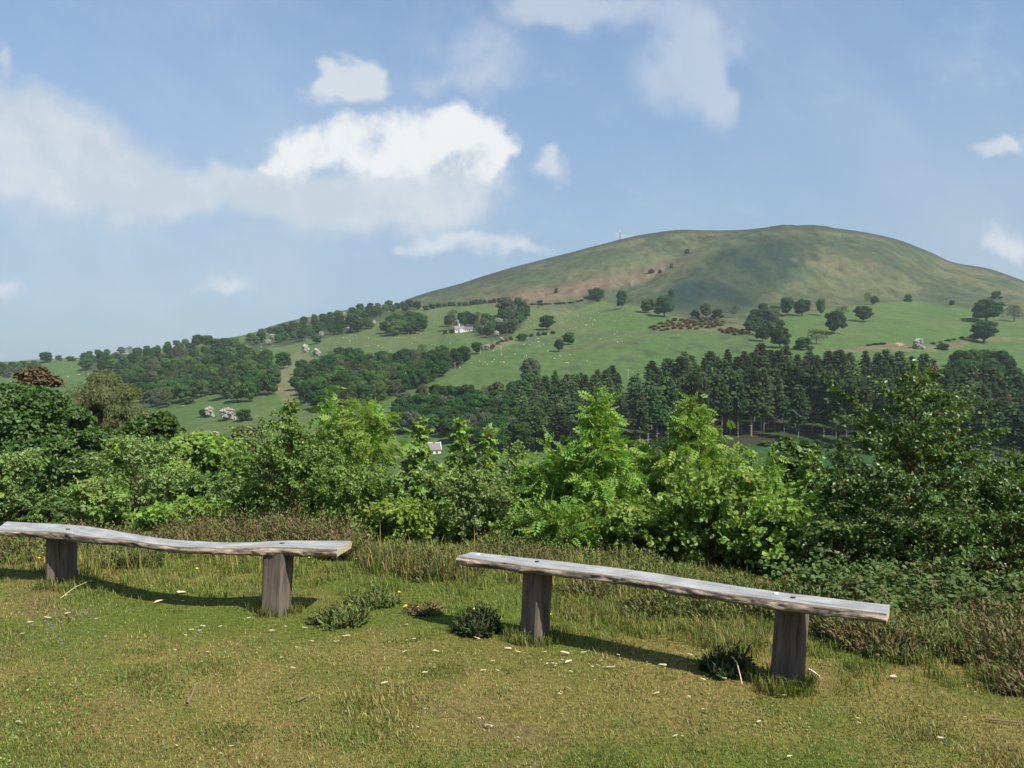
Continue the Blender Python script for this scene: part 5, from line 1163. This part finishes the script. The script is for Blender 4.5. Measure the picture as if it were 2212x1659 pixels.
        # drying crack down a face
        for ca, cz0, cz1, cw in ((rng.integers(0, 2), 0.12, 0.40, 0.004),):
            base = (oct_[7]+oct_[0])/2*0.4+oct_[0]*0.6 if ca == 0 else oct_[0]*0.5+oct_[1]*0.5
            dirn = unit(base[None])[0]; tt = np.linspace(0, 1, 7); cr = np.stack([base[0]*1.004+x+lean*(cz0+(cz1-cz0)*tt)-O[0]+0.004*np.sin(tt*9), base[1]*1.004+Yp-O[1]+0*tt, cz0+(cz1-cz0)*tt+zg2-O[2]], -1)
            Vc, fc = tubes([(cr, cw*np.sin(np.pi*np.clip(tt, .03, .97))*0.8)], 4); link('crack', fast_mesh('crack', Vc, fc), DARKW, po)
    return root, O, pl
DARKW = plain_mat('dark_split', (0.03, 0.024, 0.02), 0.95)
LF_front = [(-6,530.2),(25,530.8),(59,532),(85,536),(102,537.8),(127,539.6),(152,543.6),(170,545.4),(203,547.2),(229,548.2),(254,546.9),(271,546.7),(297,547.8),(337,549.3)]
LF_back = [(7,521.6),(51,523.7),(76,525.2),(102,528.5),(127,533),(152,537),(178,540),(203,541.4),(229,542.4),(254,542.3),(271,541.3),(297,540.5),(351.5,540.7)]
LF_bot = [(-6,534.8),(25,536.8),(51,539),(76,542),(102,544.4),(127,545.8),(144,549),(161,552),(186,554),(220,554.6),(254,555),(288,555.6),(313,556.6),(340,557)]
b1, O1, pl1 = bench('weathered plank bench with a wavy curving live edge seat, on two posts', 'bench', LF_front, LF_back, LF_bot, -1.095,
      [(62,588,6.38,0.185,0.30,0.00,1.0), (276,612,5.66,0.150,-0.28,0.045,1.05)], [(165,0.012,10),(270,0.010,14)], 3)
RF_front = [(457,556.3),(477.5,559),(503,562.4),(523,565.6),(545,567.8),(579,570.6),(613,574.8),(647,580),(681,586),(700,589.3),(734.5,595),(768,599.6),(785,601.6),(819,605.8),(853,609.6),(886.7,613.6)]
RF_back = [(472,552.2),(494.5,554.4),(537,557.8),(579,562),(621.6,567.3),(664,573.6),(700,580),(734.5,585.8),(768.4,591),(793.7,594.4),(819,597.2),(861,602),(889.5,604.8)]
RF_bot = [(456,564.7),(477.5,567.8),(520,572),(545,575.4),(579,579.3),(613,582.8),(647,588.6),(681,594.8),(697,597.7),(726,601),(751,605.2),(778.5,610.7),(810.6,614.4),(853,619.4),(887,624.3)]
b2, O2, pl2 = bench('weathered plank bench with a straight silvery top and knotty front edge, sloping to the right', 'bench', RF_front, RF_back, RF_bot, -1.10,
      [(534.5,642,5.12,0.138,0.80,0.050,1.02), (787,688,4.40,0.138,0.80,0.075,1.0)], [(523,0.020,4),(697,0.014,6),(770,0.024,8),(800,0.010,12)], 8, 0.4)
# bolt heads let into the seats, as parts of the planks
def top_disc(pl, O, pts, ztop, r, mat, nm):
    for px, py in pts:
        Y = -ztop*F/(py-CY); x = (px-CX)/F*Y; an = np.arange(10)*2*math.pi/10
        V = np.concatenate([np.stack([x-O[0]+r*1.5*np.cos(an), Y-O[1]+r*np.sin(an), np.full(10, ztop-O[2]+h)], -1) for h in (-0.004, 0.006)])
        i = np.arange(10); j = (i+1) % 10
        link(nm, fast_mesh(nm, V, [np.stack([i, j, j+10, i+10], -1), (np.arange(10)+10)[None]]), mat, pl)
top_disc(pl1, O1, [(68,529.5),(282,543.6)], -1.095, 0.011, DARKW, 'bolt')
top_disc(pl2, O2, [(537,562.0),(793,598.0)], -1.10, 0.009, DARKW, 'bolt')
top_disc(pl2, O2, [(776,594.0),(478,554.6)], -1.10, 0.009, plain_mat('bird_lime', (0.75, 0.75, 0.72), 0.8), 'splash')

# ---------------------------------------------------------------- grass, heather, flowers, chips
GRASS_M = leaf_mat('grass_blade', (1.0, 1.0, 1.0), 0.55, 0.25, 0.28, 0.0, 0.0)
def blades(P, L, wid, lean, C, rng, seg=1):
    """grass blades: bent strips"""
    n = len(P); a = rng.uniform(0, 2*np.pi, n); d = np.stack([np.cos(a), np.sin(a), 0*a], -1); s = np.stack([-np.sin(a+rng.normal(0, .6, n)), np.cos(a), 0*a], -1)
    up = np.array([0, 0, 1.0]); L = L[:, None]; w = wid[:, None]; ln = lean[:, None]
    if seg == 1:
        V = np.stack([P-s*w, P+s*w, P+d*L*ln+up*L*np.sqrt(np.clip(1-ln**2, .04, 1))], 1); Fq = np.arange(n*3).reshape(n, 3); k = 3
    else:
        mid = P+d*L*ln*0.35+up*L*0.58; tip = P+d*L*ln*1.0+up*L*np.clip(1-0.55*ln, .2, 1)*0.95
        V = np.stack([P-s*w, P+s*w, mid+s*w*.75, mid-s*w*.75, tip], 1); k = 5; o = np.arange(n)[:, None]*5
        return V.reshape(-1, 3), [np.concatenate([o+0, o+1, o+2, o+3], 1), np.concatenate([o+3, o+2, o+4], 1)], np.repeat(C, 5, 0)
    return V.reshape(-1, 3), [Fq], np.repeat(C, k, 0)
def blade_cols(dry, n, rng, dark=0.0):
    g = np.array([0.115, 0.158, 0.026]); g2 = np.array([0.160, 0.192, 0.046]); st = np.array([0.285, 0.230, 0.080]); br = np.array([0.190, 0.125, 0.062])
    r = rng.random(n); q = rng.random(n)
    C = np.where((r < dry*0.72)[:, None], st+(br-st)*(q < 0.35)[:, None], g+(g2-g)*q[:, None])
    return C*rng.uniform(0.58, 1.42, n)[:, None]
def lawn():
    rng = np.random.default_rng(41); n = 300000
    # blades thin out with distance, as they merge
    u = rng.random(n); Y = 1/(1/2.9+(1/8.9-1/2.9)*u); x = rng.uniform(-1, 1, n)*(0.70*Y+0.9)
    z = near_z(x, Y)+0.018*(fbm(x*5, Y*5, 66, 3)-0.5)-0.003; dry, bare = lawn_tone(x, Y)
    keep = rng.random(n) > bare*0.45; x, Y, z, dry = x[keep], Y[keep], z[keep], dry[keep]; n = len(x)
    tall = fbm(x*1.6+7, Y*1.6, 71, 3); L = rng.uniform(0.010, 0.030, n)*(0.75+1.1*smooth(0.55, 0.78, tall))*(1+0.5*smooth(5.5, 8, Y))
    C = blade_cols(dry, n, rng)
    V, fs, C = blades(np.stack([x, Y, z], -1), L, 0.0015+0.00040*Y*rng.uniform(0.7, 1.2, n), rng.uniform(0.25, 0.95, n), C, rng)
    o = link('grass', fast_mesh('grass', V, fs, C), GRASS_M); tag(o, 'short mown grass, green mixed with dry straw', None, None, 'stuff')
lawn()
def tall_grass():
    rng = np.random.default_rng(43); Ps, Ls, Cs, ln = [], [], [], []
    def tuft(x, Y, n, r, h, dry, dark=1.0):
        a = rng.uniform(0, 6.28, n); q = r*np.sqrt(rng.random(n)); xx = x+q*np.cos(a); yy = Y+q*np.sin(a)
        Ps.append(np.stack([xx, yy, near_z(xx, yy)-0.005], -1)); Ls.append(h*rng.uniform(0.45, 1.15, n)); Cs.append(blade_cols(np.full(n, dry), n, rng)*dark); ln.append(rng.uniform(0.08, 0.75, n))
    # round the feet of the posts
    for px, py, k in ((62,588,10),(276,612,12),(534,640,14),(787,688,14)):
        x, Y, z = lawn_at(px, py)
        for _ in range(k): a = rng.uniform(0, 6.28); tuft(x+0.14*math.cos(a), Y+0.03+0.12*math.sin(a), 45, 0.07, rng.uniform(0.06, 0.13), 0.2, 0.85)
    # rough fringe behind the benches, up to the brow
    for _ in range(1350):
        px = rng.uniform(-40, 1064); e = np.interp(px, [-40, 350, 500, 700, 880, 1064], [556, 560, 566, 590, 640, 660])
        py = e+abs(rng.normal(0, 1))*np.interp(px, [0, 500, 900], [24, 30, 30])-22
        x, Y, z = lawn_at(px, max(py, 546))
        if Y > 8.9: continue
        f = float(fbm(np.array([x*1.3]), np.array([Y*1.3]), 81, 3)[0])
        tuft(x, Y, int(rng.uniform(22, 50)), rng.uniform(0.05, 0.16), rng.uniform(0.05, 0.13)*(0.6+0.9*f), np.clip(0.14+(f-0.5)*2.2, 0.04, 0.8))
    # long seeding stems along the back
    for _ in range(230):
        px = rng.choice([rng.uniform(370, 490), rng.uniform(400, 480), rng.uniform(490, 720), rng.uniform(60, 350), rng.uniform(830, 1020)]); e = np.interp(px, [-40, 350, 500, 700, 880, 1064], [560, 562, 572, 600, 642, 662])
        x, Y, z = lawn_at(px, e+rng.uniform(-6, 14)); tuft(x, Y, int(rng.uniform(6, 20)), 0.08, rng.uniform(0.18, 0.36), 0.75)
    # pale soft grass under and behind the right bench
    for _ in range(260):
        px = rng.uniform(555, 760); py = np.interp(px, [555, 760], [592, 632])+rng.uniform(-10, 26); x, Y, z = lawn_at(px, py); tuft(x, Y, 36, 0.12, rng.uniform(0.05, 0.12), 0.45)
    # scattered darker tufts in the mown grass
    for _ in range(120):
        px = rng.uniform(-20, 1044); py = rng.uniform(640, 790); x, Y, z = lawn_at(px, py); tuft(x, Y, 60, rng.uniform(0.05, 0.14), rng.uniform(0.018, 0.036), 0.1, 0.92)
    for px, py in ((20,735),(35,700),(10,660),(60,752),(20,640),(157,688),(212,668),(142,674),(440,672),(600,766),(228,736)):
        w_ = 40 if px < 100 else 14
        for _ in range(10): x, Y, z = lawn_at(px+rng.uniform(-w_, w_), py+rng.uniform(-w_*.3, w_*.3)); tuft(x, Y, 60, 0.13, 0.036, 0.25, 0.95)
    P = np.concatenate(Ps); L = np.concatenate(Ls); C = np.concatenate(Cs); l = np.concatenate(ln); n = len(P)
    V, fs, C = blades(P, L, 0.0010+0.00032*P[:, 1]*rng.uniform(0.6, 1.1, n), l, C, rng, 2)
    tag(link('long_grass', fast_mesh('long_grass', V, fs, C), GRASS_M), 'longer rough grass in tufts behind the benches and round the posts', None, None, 'stuff')
tall_grass()
HEATH_M = leaf_mat('heather_sprig', (1.0, 1.0, 1.0), 0.7, 0.15, 0.18, 0.0, 0.0)
def heather_geo(clumps, rng):
    """clumps: (x, y, r, h, n, colours) of upright sprigs with scale leaves"""
    Vs, Fs, Cs, off = [], [], [], 0
    for x, y, r, h, n, cols in clumps:
        a = rng.uniform(0, 6.28, n); q = r*np.sqrt(rng.random(n))*(0.7+0.6*vnoise(np.cos(a)*1.7+x*5, np.sin(a)*1.7+y*5, 17)); xx = x+q*np.cos(a); yy = y+q*np.sin(a); z = near_z(xx, yy)-0.01
        lump = fbm(xx*9+3, yy*9, 91, 3); prof = np.sqrt(np.clip(1-(q/r)**2*0.8, 0.10, 1)); L = h*prof*rng.uniform(0.55, 1.2, n)*(0.45+1.15*lump)
        d = unit(np.stack([np.cos(a)*q/r*0.8, np.sin(a)*q/r*0.8, np.ones(n)], -1)+rng.normal(0, 0.16, (n, 3)))
        base = np.stack([xx, yy, z], -1); col = cols[rng.integers(0, len(cols), n)]*rng.uniform(0.7, 1.3, n)[:, None]
        # sprig: one thin spine and short side leaves
        k = 7; t = np.linspace(0.25, 1.0, k)[None, :, None]; sp = base[:, None]+d[:, None]*L[:, None, None]*t
        sd = rng.normal(0, 1, (n, k, 3)); sd -= (sd*d[:, None]).sum(-1, keepdims=True)*d[:, None]; sd = unit(sd)
        ll = (0.026*rng.uniform(0.6, 1.3, (n, k)))[..., None]; w = np.cross(sd, d[:, None])*0.0062
        V = np.stack([sp-w, sp+w, sp+sd*ll*.75+d[:, None]*ll*0.9], 2).reshape(-1, 3); f = np.arange(n*k*3).reshape(-1, 3)
        Vs.append(V); Fs.append(f+off); off += len(V); Cs.append(np.repeat(col, k*3, 0)*np.tile(np.repeat(np.linspace(0.8, 1.15, k), 3), n)[:, None])
        s = unit(np.cross(d, rng.normal(0, 1, (n, 3))))*0.0022; V = np.stack([base-s, base+s, base+d*L[:, None]], 1).reshape(-1, 3); f = np.arange(n*3).reshape(-1, 3)
        Vs.append(V); Fs.append(f+off); off += len(V); Cs.append(np.repeat(np.array([[0.09, 0.06, 0.04]]), n*3, 0))
    return np.concatenate(Vs), [np.concatenate(Fs)], np.concatenate(Cs)
HB = np.array([[0.135, 0.098, 0.046], [0.112, 0.112, 0.038], [0.085, 0.112, 0.030], [0.150, 0.108, 0.054]]); HG = np.array([[0.080, 0.115, 0.030], [0.100, 0.130, 0.034], [0.130, 0.125, 0.045]])
HDK = np.array([[0.030, 0.052, 0.016], [0.042, 0.066, 0.020], [0.052, 0.062, 0.024]])
def heather_belt():
    rng = np.random.default_rng(47); cl = []
    for _ in range(32):
        px = rng.uniform(-40, 1064); e = np.interp(px, [-40, 100, 350, 500, 700, 880, 1064], [552, 552, 556, 564, 588, 634, 650])
        x, Y, z = lawn_at(px, max(545, e+rng.normal(0, 8))); Y = min(Y, 8.6)
        r = rng.uniform(0.16, 0.38); cl.append((x, Y, r, rng.uniform(0.09, 0.20), int(420*r/0.25), HB if rng.random() < 0.35 else HG))
    for px, py, r, h in ((200,548,.4,.30),(240,546,.4,.34),(270,546,.35,.32),(300,548,.35,.30),(330,550,.3,.30),(180,552,.3,.24),(345,556,.25,.25),(60,545,.4,.2),(110,548,.3,.2)):
        x, Y, z = lawn_at(px, py); cl.append((x, min(Y, 8.3), r, h, 620, HB))
    for px, py, r, h in ((960,650,.26,.16),(990,655,.30,.19),(1015,662,.30,.20),(1000,640,.32,.20),(940,640,.22,.13),(1040,650,.3,.22),(915,648,.2,.14),(860,640,.22,.2),(880,650,.18,.15),(835,632,.2,.18),(1030,688,.18,.11)):
        x, Y, z = lawn_at(px, py); cl.append((x, Y, r, h, 650, HB if rng.random() < .5 else HG))
    V, fs, C = heather_geo(cl, rng); tag(link('heather', fast_mesh('heather', V, fs, C), HEATH_M), 'brown and olive heather along the brow behind the benches', None, None, 'stuff')
heather_belt()
def heather_plant(label, px, py, r, h, n, cols, seed, group=None):
    rng = np.random.default_rng(seed); x, Y, z = lawn_at(px, py); V, fs, C = heather_geo([(x, Y, r, h, n, cols)], rng)
    o = link('heather_plant', fast_mesh('heather_plant', V-np.array([x, Y, z]), fs, C), HEATH_M, None, (x, Y, z)); tag(o, label, 'plant', group)
heather_plant('dark green heather plant left of the left post of the right bench', 477, 632, 0.105, 0.135, 360, HDK, 1)
heather_plant('dark spiky heather plant under the right bench beside its right post', 727, 672, 0.105, 0.135, 260, HDK, 2)
for k, (px, py, r, h, lab) in enumerate(((655,614,.17,.14,'olive heather clump behind the middle of the right bench'), (712,618,.14,.14,'olive heather clump just left of the right bench end post'), (372,604,.16,.11,'olive heather clump between the two benches, near the left one'),
    (342,622,.17,.10,'dark olive heather clump right of the second post of the left bench'), (425,612,.12,.07,'brownish heather clump in the gap between the benches'), (590,596,.16,.13,'brown heather clump behind the left post of the right bench'))):
    heather_plant(lab, px, py, r, h, int(1700*r), HG if k not in (4, 5) else HB, 10+k)
# dock-like red sorrel patch, clover and violets
def small_leaves(name, label, spots, n, col, size, h, seed, spread=0.15):
    rng = np.random.default_rng(seed); Ps = []
    for px, py in spots:
        x, Y, z = lawn_at(px, py); xx = x+rng.normal(0, spread, n); yy = Y+rng.normal(0, spread*1.3, n); Ps.append(np.stack([xx, yy, near_z(xx, yy)+h*rng.uniform(0.4, 1.2, n)], -1))
    P = np.concatenate(Ps); V, Fq = cards(P, np.array([[0, -0.3, 1.0]])+np.zeros_like(P), size, rng, 6, 0.4)
    C = np.repeat(np.asarray(col)*rng.uniform(0.7, 1.3, len(P))[:, None], 6, 0)
    tag(link(name, fast_mesh(name, V, [Fq], C), HEATH_M), label, None, None, 'stuff')
small_leaves('clover', 'pale green clover leaves in the mown grass', [(85,692),(60,695),(140,697),(10,735),(25,738),(250,653),(215,660),(490,765),(70,598),(330,643),(640,660),(700,662),(780,720)], 60, (0.17, 0.25, 0.07), 0.0065, 0.012, 3)
small_leaves('violets', 'patch of small purple violets in the grass in front of the left bench', [(70,614),(85,615),(55,618),(60,622),(45,630),(35,636),(30,645),(75,643),(180,647),(55,645),(100,644)], 16, (0.17, 0.14, 0.27), 0.005, 0.022, 4, 0.12)
small_leaves('sorrel', 'reddish sorrel stems in the grass at lower left', [(88,716),(95,722),(100,726),(60,702),(92,728)], 36, (0.20, 0.085, 0.045), 0.005, 0.05, 5, 0.09)
small_leaves('weeds', 'bluish green low weeds in the mown grass', [(205,736),(212,740),(690,716),(640,748),(760,710),(120,685),(40,672),(700,655),(505,688),(960,745),(850,700)], 26, (0.09, 0.14, 0.045), 0.008, 0.014, 6, 0.12)
# wood chips
CHIP = plain_mat('fresh_wood', (0.60, 0.50, 0.35), 0.8, 60, 0.25); CHIP2 = plain_mat('weathered_chip', (0.42, 0.32, 0.22), 0.85, 60, 0.3)
def chip_mesh(seed, long=1.0):
    r = np.random.default_rng(seed); L, w, h = 1.0, 0.30/long, 0.20/long
    V = np.array([[-L,-w,0],[L*.8,-w*.8,0],[L,w*.3,0],[-L*.7,w,0],[-L*.6,-w*.6,h],[L*.55,-w*.5,h*.8],[L*.6,w*.3,h*.6],[-L*.5,w*.6,h*1.1]])+r.normal(0, 0.07, (8, 3))*np.array([1, .5, .3])
    me = fast_mesh('wood_chip', V, [np.array([[0,3,2,1],[4,5,6,7],[0,1,5,4],[1,2,6,5],[2,3,7,6],[3,0,4,7]])]); me.materials.append(CHIP); return me
CHIPS = [chip_mesh(k, 0.8+0.25*k) for k in range(5)]
def chips(pts, label, group, seed, mat=None, big=1.0):
    r = random.Random(seed)
    for p in pts:
        px, py, wpx = p; x, Y, z = lawn_at(px, py); o = bpy.data.objects.new('wood_chip', r.choice(CHIPS)); COL.objects.link(o)
        s = wpx/F*Y/2*1.15; o.scale = (s, s, s); o.location = (x, Y, z+0.018); o.rotation_euler = (r.uniform(-.25, .25), r.uniform(-.3, .1), r.choice([0, math.pi])+r.uniform(-.7, .7)); tag(o, label, 'wood chip', group)
        if mat: o.material_slots[0].link = 'OBJECT'; o.material_slots[0].material = mat
z2 = lambda l: [(325+a*.1695, 500+b*.1695, w*.1695) for a, b, w in l]
chips(z2([(655,908,40)]), 'white triangular wood chip alone left of the right bench', None, 1)
chips(z2([(350,1098,42)]), 'large white wood chip in the mown grass between the benches', None, 2)
chips(z2([(1415,918,60)]), 'longest pale wood chip in front of the left post of the right bench', None, 3)
chips(z2([(1138,912,32)]), 'blocky pale wood chip just in front of the left post of the right bench', None, 3)
chips(z2([(965,1353,56)]), 'thick brownish wood chip near the bottom centre', None, 4, CHIP2)
chips(z2([(1955,1157,38)]), 'white wood chip alone in the grass below the middle of the right bench', None, 5)
chips(z2([(1435,1127,36)]), 'tan wood chip below the scatter in front of the right bench', None, 6, CHIP2)
chips([(293,671,8.5)], 'oval pale wood chip alone in the grass in front of the left bench', None, 7)
rr = random.Random(3)
z2l = [(1455,910,18),(1525,915,30),(1300,912,24),(1080,892,40),(1205,940,18),(1100,930,14),(1180,920,14),(1435,970,44),(1385,975,24),(1340,980,20),(1310,982,16),(1360,985,16),(1630,965,24),(1610,992,22),(1575,1000,18),(1685,1003,56),(1805,975,20),(1820,1010,20),(1915,985,24),(1990,990,48),(1450,1030,24),(1590,1078,16),(1415,1060,14),(990,967,30),(935,1022,34),(1015,1022,26),(1185,975,16),(1730,930,20),(1880,885,16),(1480,840,12),(1330,960,12),(1400,960,14),(1275,958,12),(1360,995,12),(1555,985,12)]
chips(z2(z2l), 'pale wood chip of the scatter in front of the right bench', 'wood chips in front of the right bench', 11)
z2m = [(500,968,24),(525,835,26),(470,910,34),(460,880,12),(110,818,18),(180,808,14),(485,843,20),(75,848,20),(590,1035,28),(645,1005,18),(480,750,20),(895,830,40),(520,690,22),(985,1220,14),(590,1252,20),(910,1308,22),(545,1360,18),(235,1283,16),(1140,1423,22),(1260,1415,12),(1400,1283,14),(1385,1162,22)]
chips(z2(z2m), 'wood chip lying in the grass around the gap between the two benches', 'wood chips between the benches', 12)
z1 = lambda l: [(a*.1695, 500+b*.1695, w*.1695) for a, b, w in l]
z1l = [(1605,785,36),(1685,762,22),(1800,768,30),(1625,752,14),(1470,710,24),(1195,758,30),(1130,780,34),(1180,785,26),(1300,760,28),(1030,900,20),(1225,912,18),(1092,812,18),(625,820,18),(280,708,44),(180,735,36),(135,803,22),(400,683,40),(480,740,16),(765,660,22),(570,715,20),(940,610,60),(1065,558,54),(1245,602,18),(1075,610,26),(390,577,30),(320,600,16),(655,515,24),(895,520,14),(1720,608,26),(2050,815,40),(1880,935,14),(1750,885,18),(1840,848,20),(1975,850,24),(1660,945,16),(1000,905,12),(110,1330,52),(775,1355,20),(1305,1518,22),(1360,1475,30),(1040,1470,26),(2040,1268,14),(2150,1283,18),(345,1390,16),(1275,1048,18)]
chips(z1(z1l), 'wood chip scattered in the grass in front of the left bench', 'wood chips in front of the left bench', 13)
z3 = lambda l: [(650+a*.169, 500+b*.169, w*.169) for a, b, w in l]
z3l = [(440,1073,26),(310,1078,34),(40,1160,30),(795,1175,26),(315,1258,24),(230,1182,20),(150,1415,30),(190,1418,18),(645,1332,34),(745,1362,16),(825,1540,36),(757,1560,20),(1865,1305,24),(1440,1062,46),(1230,1312,30),(1235,1340,24),(1595,1238,18),(1330,1020,24),(480,885,20),(530,855,20),(1900,1330,18),(235,930,30),(1925,1155,20),(1720,1430,44),(185,770,12),(925,930,12)]
chips(z3(z3l), 'wood chip scattered in the grass around the right post of the right bench', 'wood chips near the right post', 14)
# sticks and dry stalks
STK = plain_mat('dead_twig', (0.17, 0.12, 0.08), 0.9); STR = plain_mat('dry_stalk', (0.50, 0.40, 0.24), 0.85)
def stick(name, label, pts, r, mat):
    P = np.array([np.array(lawn_at(a, b))+np.array([0, 0, h]) for a, b, h in pts]); c = P[0].copy()
    V, fs = tubes([(P-c, np.linspace(r, r*.5, len(P)))], 6); tag(link(name, fast_mesh(name, V, fs, None, True), mat, None, tuple(c)), label, 'twig')
stick('twig', 'short dark stick standing up slightly in the grass in front of the left bench', [(187,706,.012),(192,698,.02),(196.5,693,.05)], 0.008, STK)
stick('twig', 'small dark stick lying in the grass left of the large white chip', [(297,704,.015),(303,702,.02),(308,699,.02)], 0.006, STK)
stick('dry_stalk', 'curved pale dry stalk by the spiky heather plant under the right bench', [(742,686,.01),(740,684,.05),(737,682,.10),(733,681,.125),(731,681,.13)], 0.004, STR)
stick('dry_stalk', 'short white stick in the grass right of the last bench post', [(809,674,.025),(814,676,.02),(820,679,.012)], 0.007, plain_mat('peeled_wood', (0.68, 0.62, 0.52), 0.8))
stick('twig', 'thin dark twig in the grass at the right edge', [(985,722,.015),(1003,725,.02),(1024,727,.02)], 0.005, STK)
stick('dry_stalk', 'thin bent straw in front of the left bench post', [(60,600,.01),(75,594,.05),(92,588,.06)], 0.003, STR)
# yellow flowers
YEL = plain_mat('yellow_petal', (0.78, 0.52, 0.02), 0.5); STEMM = plain_mat('flower_stem', (0.07, 0.12, 0.03), 0.7)
def flower_mesh():
    ps = []
    for k in range(5):
        a = k*1.2566; d = np.array([math.cos(a), math.sin(a), .28]); s = np.array([-math.sin(a), math.cos(a), 0])
        ps.append((np.array([[0, 0, 0], d*.55+s*.42, d*1.0+s*.2, d*1.0-s*.2, d*.55-s*.42])+np.array([0, 0, 9.0]), [np.array([[0, 1, 2, 3, 4]])], None))
    n1 = 5; V, fs = tubes([(np.array([[0, 0, -0.5], [.3, 0, 4.5], [0, 0, 9.0]]), np.array([.11, .09, .08]))], 4); ps.append((V, fs, None))
    V, fs, _ = join(ps); me = fast_mesh('yellow_flower', V, fs); me.materials.append(YEL); me.materials.append(STEMM)
    me.polygons.foreach_set('material_index', np.array([1 if len(p.vertices) == 4 else 0 for p in me.polygons], np.int32)); return me
FLW = flower_mesh()
def flowers(pts, label, group, seed):
    r = random.Random(seed)
    for px, py, s in pts:
        x, Y, z = lawn_at(px, py+7); o = bpy.data.objects.new('yellow_flower', FLW); COL.objects.link(o); q = 0.010*s; hh = 0.055/(9*q)
        o.scale = (q, q, q*hh*1.25); o.location = (x, Y, z); o.rotation_euler = (r.uniform(-.3, .5), r.uniform(-.4, .4), r.uniform(0, 6)); tag(o, label, 'flower', group)
flowers([(37,545,1),(35.5,551,.9),(37,558.5,1.3),(9.5,550,1),(39,553,.8),(48,562,.8)], 'small yellow flower beside the left post of the left bench', 'yellow flowers by the left post', 1)
flowers([(194,568,.9),(197,569,.9)], 'small yellow flower in the grass under the middle of the left bench', 'yellow flowers under the left bench', 2)
flowers([(295,561,1.2),(308,558,.9),(311,562,1),(316,563,.9),(313,560,.8)], 'small yellow flower just right of the second post of the left bench', 'yellow flowers right of the second post', 3)
flowers([(398,593,1),(405,607,1),(409,608,1),(419,610,.8),(437,610,1),(446,607.5,1),(460,615,.8),(475,611,1),(409,613,.7)], 'small yellow flower in the grass between the two benches', 'yellow flowers between the benches', 4)
flowers([(547,613.5,1),(552,615,.9),(690.5,608.5,1.3),(689,618,.8),(773,636,.8)], 'small yellow flower in the grass behind the right bench', 'yellow flowers behind the right bench', 5)
def build_haze():
    V, Fq = boxv(-4300, 4300, -60, 2450, -200, 300)
    me = fast_mesh('haze', V, Fq)
    m, nt, out = new_mat('thin_air'); v = N_(nt, 'ShaderNodeVolumePrincipled'); v.inputs['Color'].default_value = (0.80, 0.90, 1.0, 1)
    v.inputs['Density'].default_value = HAZE; v.inputs['Anisotropy'].default_value = 0.0
    nt.links.new(v.outputs[0], out.inputs['Volume'])
    tag(link('haze', me, m), 'thin blue haze over the valley', None, None, 'stuff')
HAZE = 0.000075
build_haze()
